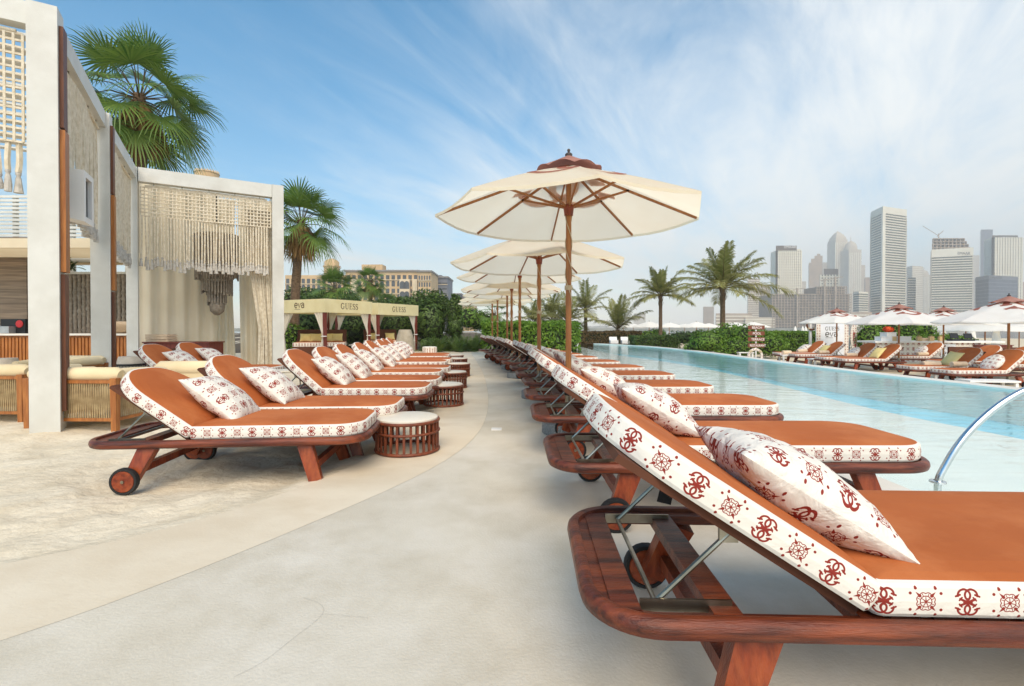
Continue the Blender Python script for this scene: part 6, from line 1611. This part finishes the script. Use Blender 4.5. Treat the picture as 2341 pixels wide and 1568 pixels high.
def H6(zy, d): return CAM_H - (Z6(0, zy)[1] - HOR) / F_PX * d
SEA_Z = -2.6
def poly_front(front, dep): 
    """front: [(zx, d)] left to right; closed plan with a back edge dep behind"""
    P = [(X6(a, d), d) for a, d in front]; return P + [(P[-1][0] * (front[-1][1] + dep) / front[-1][1] * .997, front[-1][1] + dep), (P[0][0] * (front[0][1] + dep) / front[0][1] * .998, front[0][1] + dep)]
def grow(P, o):
    cx = sum(p[0] for p in P) / len(P); cy = sum(p[1] for p in P) / len(P); out = []
    for x, y in P: l = math.hypot(x - cx, y - cy); out.append((x + (x - cx) / l * o, y + (y - cy) / l * o))
    return out
def tower(name, label, front, zt, floors, body, slab, dep=45, crown=None, out=1.6, sh=1.1, fins=None, zb=None, slab_part='balcony_slabs'):
    d = front[0][1]; t = thing(name, label, 'tower', (X6(front[0][0], d), d, SEA_Z)); off = t.location
    P = [(x - off.x, y - off.y) for x, y in poly_front(front, dep)]; top = H6(zt, d) - SEA_Z; b0 = 0 if zb is None else H6(zb, d) - SEA_Z
    ct = top if crown is None else H6(crown, d) - SEA_Z
    mb = MB(); mb.prism(P, b0, ct); mb.build('facade', M[body], t)
    mb = MB(); g = grow(P, out); fh = (ct - b0) / floors
    for k in range(floors): mb.prism(g, b0 + fh * k, b0 + fh * k + fh * sh)
    mb.build(slab_part, M[slab], t)
    if crown is not None: mb = MB(); mb.prism(grow(P, out * .8), ct + .02, top); mb.build('crown', M[slab], t)
    if fins:
        mb = MB(); nn, fw = fins
        for (ax, ay), (bx, by) in zip(P[:len(front) - 1], P[1:len(front)]):
            k = max(1, int(nn * math.hypot(bx - ax, by - ay) / math.hypot(P[len(front) - 1][0] - P[0][0], P[len(front) - 1][1] - P[0][1])))
            for i in range(k + 1): f = i / k; mb.box((ax + (bx - ax) * f, ay + (by - ay) * f - out * .5, (b0 + ct) / 2), (fw, out * 2.2, ct - b0))
        mb.build('facade_fins', M[slab], t)
    return t, off, top
def fbox(mb, zx0, zx1, d, dep, za, zb, off, dd=0.0):
    """a block from zx0 to zx1, its sides running straight back from the viewer's side"""
    x0, x1 = X6(zx0, d), X6(zx1, d); k = (d + dep) / d; P = [(x0 - off.x, d - dd - off.y), (x1 - off.x, d - dd - off.y), (x1 * k - off.x, d + dep - off.y), (x0 * k - off.x, d + dep - off.y)]
    mb.prism(P, za, zb)
def signage(t, off, s, zx, zy, d, size, mat):
    text_obj('lettering', s, size, M[mat], t, (X6(zx, d) - off.x, d - off.y, H6(zy, d) - SEA_Z), (R(90), 0, 0), .2)
# big slab tower
t, off, top = tower('slab_tower', 'tall tower with white balcony bands and a sharp corner, tallest in the skyline', [(1192, 1050), (1277, 1000), (1448, 1030)], 92, 46, 'glass_a', 'slab', crown=140, out=2.2, sh=.42)
mb = MB(); c = Vector((X6(1277, 1000) - off.x, 1000 - off.y, 0)); mb.box((c.x, c.y - 1.2, top * .48), (6, 4, top * .96)); mb.build('corner_fin', M['slab'], t)
# towers with signs
t, off, top = tower('sign_tower', 'pale tower with a gridded front and a brown lettered roof screen, left of the skyline', [(443, 1010), (480, 985), (664, 985)], 395, 30, 'glass_a', 'slab', out=1.2, sh=.40, fins=(13, 2.2))
mb = MB(); fbox(mb, 476, 632, 986, 24, H6(400, 985) - SEA_Z, H6(342, 985) - SEA_Z, off); mb.build('roof_screen', M['dark_top'], t)
mb = MB(); fbox(mb, 520, 664, 988, 28, H6(398, 985) - SEA_Z, H6(368, 985) - SEA_Z, off); mb.build('upper_storey', M['slab'], t)
signage(t, off, 'EMAAR', 583, 362, 986, 7.6, 'letter_white')
t, off, top = tower('slab_tower', 'tower with long balcony bands, a curved white band and raw unfinished floors on top', [(1648, 1010), (1760, 1000), (1948, 985)], 372, 30, 'glass_a', 'slab', crown=432, out=2.2, sh=.42)
signage(t, off, 'EMAAR', 1885, 410, 983, 8.0, 'letter_dark')
mb = MB(); xa, xb = X6(1640, 1010) - off.x, X6(1895, 1010) - off.x
for k in range(5): z = H6(372, 1000) + (H6(282, 1000) - H6(372, 1000)) * k / 4.0 - SEA_Z; fbox(mb, 1645 + (8 if k > 2 else 0), 1948 - 14 * k, 1010, 36, z - .6, z + .6, off)
xa, xb = X6(1652, 1012) - off.x, X6(1885, 1012) - off.x
for k in range(9): x = xa + (xb - xa) * k / 8; mb.box((x, 1012 - off.y, (H6(372, 1000) + H6(282, 1000)) / 2 - SEA_Z), (1.6, 1.6, H6(282, 1000) - H6(372, 1000)))
mb.build('unfinished_floors', M['raw'], t)
mb = MB(); x = X6(1790, 1010) - off.x; zt_ = H6(282, 1010) - SEA_Z
mb.bar((x, 30, zt_), (x, 30, zt_ + 14), 1.2, 1.2, (0, 1, 0)); mb.bar((x - 3, 30, zt_ + 8), (x + 10, 30, zt_ + 20), 1.0, 1.0, (0, 1, 0)); mb.bar((x, 30, zt_ + 9), (x - 34, 30, zt_ + 30), .8, .8, (0, 1, 0)); mb.build('crane', M['raw'], t)
t, off, top = tower('sign_tower', 'white tower with dark window stripes and a lettered roof screen near the right edge', [(2045, 1120), (2100, 1090), (2318, 1090)], 300, 32, 'glass_a', 'slab', out=1.0, sh=.30, fins=(11, 3.6))
mb = MB(); fbox(mb, 2098, 2288, 1091.5, 24, H6(304, 1090) - SEA_Z, H6(265, 1090) - SEA_Z, off); mb.build('roof_screen', M['dark_top'], t)
signage(t, off, 'EMAAR', 2215, 297, 1091, 8.4, 'letter_white')
t, off, top = tower('glass_block', 'lower dark glass block with a white lettered band in front of the white tower', [(1977, 1000), (2073, 960), (2290, 990)], 580, 14, 'glass_b', 'scaffold', crown=607, out=.6, sh=.16)
signage(t, off, 'EMAAR', 2128, 594, 958, 8.0, 'letter_dark')
# far hazy towers
t, off, top = tower('far_tower', 'far brownish tower with a stepped top, left of the pointed tower', [(726, 1500), (826, 1500)], 470, 40, 'tower_brown', 'tower_brown', out=.4, sh=.35)
for a, b, z0, z1 in ((740, 826, 470, 440), (765, 826, 440, 418), (785, 810, 418, 404)): mb = MB(); fbox(mb, a, b, 1500, 30, H6(z0, 1500) - SEA_Z, H6(z1, 1500) - SEA_Z, off); mb.build('setback', M['tower_brown'], t)
def spire_tower(name, label, zx0, zx1, d, zs, mat, tip):
    cx = (X6(zx0, d) + X6(zx1, d)) / 2; w = X6(zx1, d) - X6(zx0, d); t = thing(name, label, 'tower', (cx, d, SEA_Z))
    h = lambda z: H6(z, d) - SEA_Z
    mb = MB(); mb.box((0, w / 2, h(zs[0]) / 2), (w, w, h(zs[0]))); mb.build('shaft', M[mat], t)
    mb = MB()
    for k in range(7): mb.box((-w / 2 + w * k / 6, -.6, h(zs[0]) * .5), (w * .06, 2.0, h(zs[0]) * 1.0))
    mb.build('facade_fins', M['slab'], t)
    n = len(zs) - 1; ww = [.96, .86, .70, .50, .30, .10]
    for k in range(n):
        a, b = h(zs[k]), h(zs[k + 1]); s0, s1 = ww[k], ww[k + 1]
        mb = MB(); mb.box((0, w / 2, (a + b) / 2), (w * s0, w * s0, b - a), taper=s1 / s0 * 1.08); mb.build('setback', M[mat], t)
    mb = MB(); mb.tube([(0, w / 2, h(zs[-1])), (0, w / 2, h(zs[-1] - tip))], [w * .03, .2], 6); mb.build('mast', M[mat], t)
spire_tower('pointed_tower', 'far tall tower with a pointed stepped crown', 922, 1018, 1900, (318, 296, 272, 254, 240, 230), 'tower_beige', 6)
def dome_tower(label, zx0, zx1, d, zs, zd, mat):
    cx = (X6(zx0, d) + X6(zx1, d)) / 2; w = X6(zx1, d) - X6(zx0, d); t = thing('domed_tower', label, 'tower', (cx, d, SEA_Z)); h = lambda z: H6(z, d) - SEA_Z
    mb = MB(); mb.box((0, w / 2, h(zs) / 2), (w, w, h(zs))); mb.build('shaft', M[mat], t)
    mb = MB()
    for k in range(6): mb.box((-w / 2 + w * (k + .5) / 6, -.6, h(zs) * .48), (w * .07, 2.2, h(zs) * .96))
    mb.build('facade_fins', M['slab'], t)
    R0 = w * .44; H0 = h(zd) - h(zs); mb = MB(); mb.lathe([(R0, 0), (R0 * .98, H0 * .3), (R0 * .8, H0 * .65), (R0 * .45, H0 * .9), (R0 * .08, H0), (R0 * .05, H0 * 1.25), (.2, H0 * 1.6)], 20, (0, w / 2, h(zs))); mb.build('dome', M[mat], t, smooth=50)
dome_tower('far tower with a ribbed dome and spire, right of the pointed tower', 1022, 1118, 1850, 372, 300, 'tower_beige')
tower('far_tower', 'slim far tower directly right of the domed tower', [(1118, 1900), (1146, 1900)], 488, 40, 'tower_beige', 'tower_beige', out=.3, sh=.3)
tower('far_tower', 'grey far block tucked against the left side of the tallest tower', [(1146, 1500), (1200, 1500)], 580, 20, 'tower_brown', 'tower_brown', out=.3, sh=.3)
tower('far_tower', 'far tower behind the dark roofed building, left of the pointed tower', [(830, 1950), (925, 1950)], 468, 36, 'tower_beige', 'tower_beige', out=.3, sh=.3)
t, off, top = tower('stepped_building', 'white balconied building with a dark roof screen above the construction site', [(812, 1150), (945, 1150)], 560, 20, 'glass_a', 'slab', out=1.0, sh=.45, fins=(6, 3))
mb = MB(); fbox(mb, 836, 943, 1151, 25, H6(562, 1150) - SEA_Z, H6(516, 1150) - SEA_Z, off); mb.build('roof_screen', M['dark_top'], t)
# construction site
t = thing('construction_site', 'wide brown unfinished concrete building with scaffolding in the skyline', 'building', (X6(450, 930), 930, SEA_Z)); off = t.location
def frame_floors(t, off, zx0, zx1, zt, zb, d, nf, nc, dep, part):
    xa, xb = X6(zx0, d) - off.x, X6(zx1, d) - off.x; a, b = H6(zb, d) - SEA_Z, H6(zt, d) - SEA_Z
    mb = MB(); mb.box(((xa + xb) / 2, d - off.y + dep / 2 + 2, (a + b) / 2), (xb - xa - 2, dep, b - a - 1)); mb.build(part + '_core', M['raw_dark'], t)
    mb = MB()
    for k in range(nf + 1): mb.box(((xa + xb) / 2, d - off.y + 1, a + (b - a) * k / nf), (xb - xa, 5, 1.3))
    mb.build(part + '_slabs', M['raw'], t)
    mb = MB()
    for k in range(nc + 1): mb.box((xa + (xb - xa) * k / nc, d - off.y - 1.0, (a + b) / 2), (.9, 1.2, b - a + 3))
    mb.build(part + '_scaffold', M['raw'], t)
frame_floors(t, off, 450, 1040, 708, 985, 930, 14, 26, 50, 'lower'); frame_floors(t, off, 782, 1005, 652, 708, 935, 3, 12, 40, 'upper')
for zx, zt_ in ((920, 575), (636, 660), (840, 590)):
    x = X6(zx, 925) - off.x; mb = MB(); mb.bar((x, -6, 0), (x, -6, H6(zt_, 925) - SEA_Z), 2.4, 2.4, (0, 1, 0)); mb.bar((x - 8, -6, H6(zt_ + 14, 925) - SEA_Z), (x + 14, -6, H6(zt_ + 2, 925) - SEA_Z), 1.2, 1.2, (0, 1, 0)); mb.build('crane', M['raw'], t)
# others
tower('round_block', 'small white building with a rounded roof left of the tallest tower', [(1062, 1000), (1100, 985), (1168, 1000)], 690, 16, 'glass_a', 'slab', crown=705, out=.8, sh=.45)
tower('far_tower', 'hazy white tower cluster right of the tallest tower, taller part', [(1462, 1500), (1500, 1480), (1580, 1500)], 500, 34, 'tower_beige', 'slab', out=.8, sh=.4)
tower('far_tower', 'dark slim block against the right side of the tallest tower', [(1466, 1080), (1526, 1080)], 582, 22, 'glass_a', 'slab', out=.8, sh=.35)
dome_tower('hazy round topped tower between the tallest and the unfinished tower', 1582, 1646, 1700, 560, 522, 'tower_beige')
tower('far_tower', 'very hazy slim tower right of the unfinished tower', [(1950, 2200), (2002, 2200)], 415, 40, 'tower_beige', 'tower_beige', out=.3, sh=.3)
tower('far_tower', 'tall blue hazy tower behind the white tower near the right edge', [(2012, 1900), (2100, 1900)], 222, 50, 'glass_b', 'glass_b', out=.3, sh=.3)
tower('far_tower', 'grey block at the right picture edge of the skyline', [(2318, 1250), (2400, 1250)], 615, 18, 'tower_brown', 'tower_brown', out=.3, sh=.3)
tower('far_tower', 'hazy grey tower behind the big date palm, stepped', [(268, 1250), (356, 1250)], 590, 24, 'tower_brown', 'slab', out=.5, sh=.35)
tower('far_tower', 'hazy grey block between the date palm and the gridded tower', [(352, 1350), (442, 1350)], 640, 22, 'tower_brown', 'tower_beige', out=.5, sh=.35)
tower('far_tower', 'small hazy tower between the gridded and the brownish tower', [(664, 1800), (704, 1800)], 610, 26, 'tower_beige', 'tower_beige', out=.3, sh=.3)
tower('far_tower', 'isolated hazy block between the two date palms', [((1608 - 1627.8) / .3047, 1500), ((1632 - 1627.8) / .3047, 1500)], (701 - 457.25) / .3047, 18, 'tower_brown', 'tower_brown', out=.3, sh=.3)
tower('far_tower', 'very faint low tower beside the short young palm', [((1450 - 1627.8) / .3047, 2200), ((1476 - 1627.8) / .3047, 2200)], (716 - 457.25) / .3047, 14, 'tower_beige', 'tower_beige', out=.3, sh=.3)
# low waterfront buildings and the far shore
r_ = random.Random(9)
def low_block(zx0, zx1, zt, d, lab, mat): 
    t, off, top = tower('waterfront_block', lab, [(zx0, d), (zx1, d)], zt, 5, mat, 'slab', dep=30, out=.6, sh=.3)
low_block(1040, 1200, 840, 880, 'low brownish waterfront block left of the tallest tower base', 'tower_brown')
low_block(1180, 1640, 858, 870, 'long low waterfront podium below the tallest tower', 'tower_brown')
low_block(1640, 1980, 838, 875, 'low waterfront podium below the unfinished tower', 'tower_beige')
low_block(1980, 2420, 820, 890, 'low waterfront podium at the right picture edge', 'tower_brown')
low_block(30, 300, 850, 950, 'low hazy block behind the big date palm trunk', 'tower_brown')
low_block(250, 470, 880, 930, 'low hazy block just left of the construction site', 'tower_beige')
M['shore'] = pmat('far shore', lin(150, 146, 130), lin(110, 112, 100), .05, .95, rand=False)
def shore(name, x0, x1, y0, y1, h, seed):
    mb = MB(); n = 120; V = []
    for i in range(n + 1):
        x = x0 + (x1 - x0) * i / n; z = SEA_Z + h * (.45 + .55 * abs(mnoise.noise(Vector((x * .012, seed, 0)))) + .2 * mnoise.noise(Vector((x * .05, seed, 3))))
        V += [(x, y0, SEA_Z - .3), (x, y0 + 6, z), (x, y1, z * 1.1)]
    mb.add(V, [(3 * i + a, 3 * i + 3 + a, 3 * i + 4 + a, 3 * i + 1 + a) for i in range(n) for a in (0, 1)]); tag(mb.build(name, M['shore'], smooth=60), kind='structure')
shore('shore', 200, 1900, 840, 1250, 2.2, 1)
shore('far_shore', -900, 2400, 2450, 2700, 22, 2)
shore('near_shore', -900, 560, 640, 900, 5.0, 3)

# ================================================================== AIR
def make_haze():
    mb = MB(); mb.box((500, 1440, 208), (5000, 3080, 424))
    m = bpy.data.materials.new('sea haze'); m.use_nodes = True; N = m.node_tree.nodes; Lk = m.node_tree.links
    N.remove(N['Principled BSDF']); v = N.new('ShaderNodeVolumePrincipled'); v.inputs['Color'].default_value = (.97, .96, .94, 1); v.inputs['Density'].default_value = HAZE; v.inputs['Anisotropy'].default_value = -.3
    Lk.new(v.outputs[0], N['Material Output'].inputs['Volume'])
    tag(mb.build('haze', m), kind='stuff')
HAZE = .00042
make_haze()
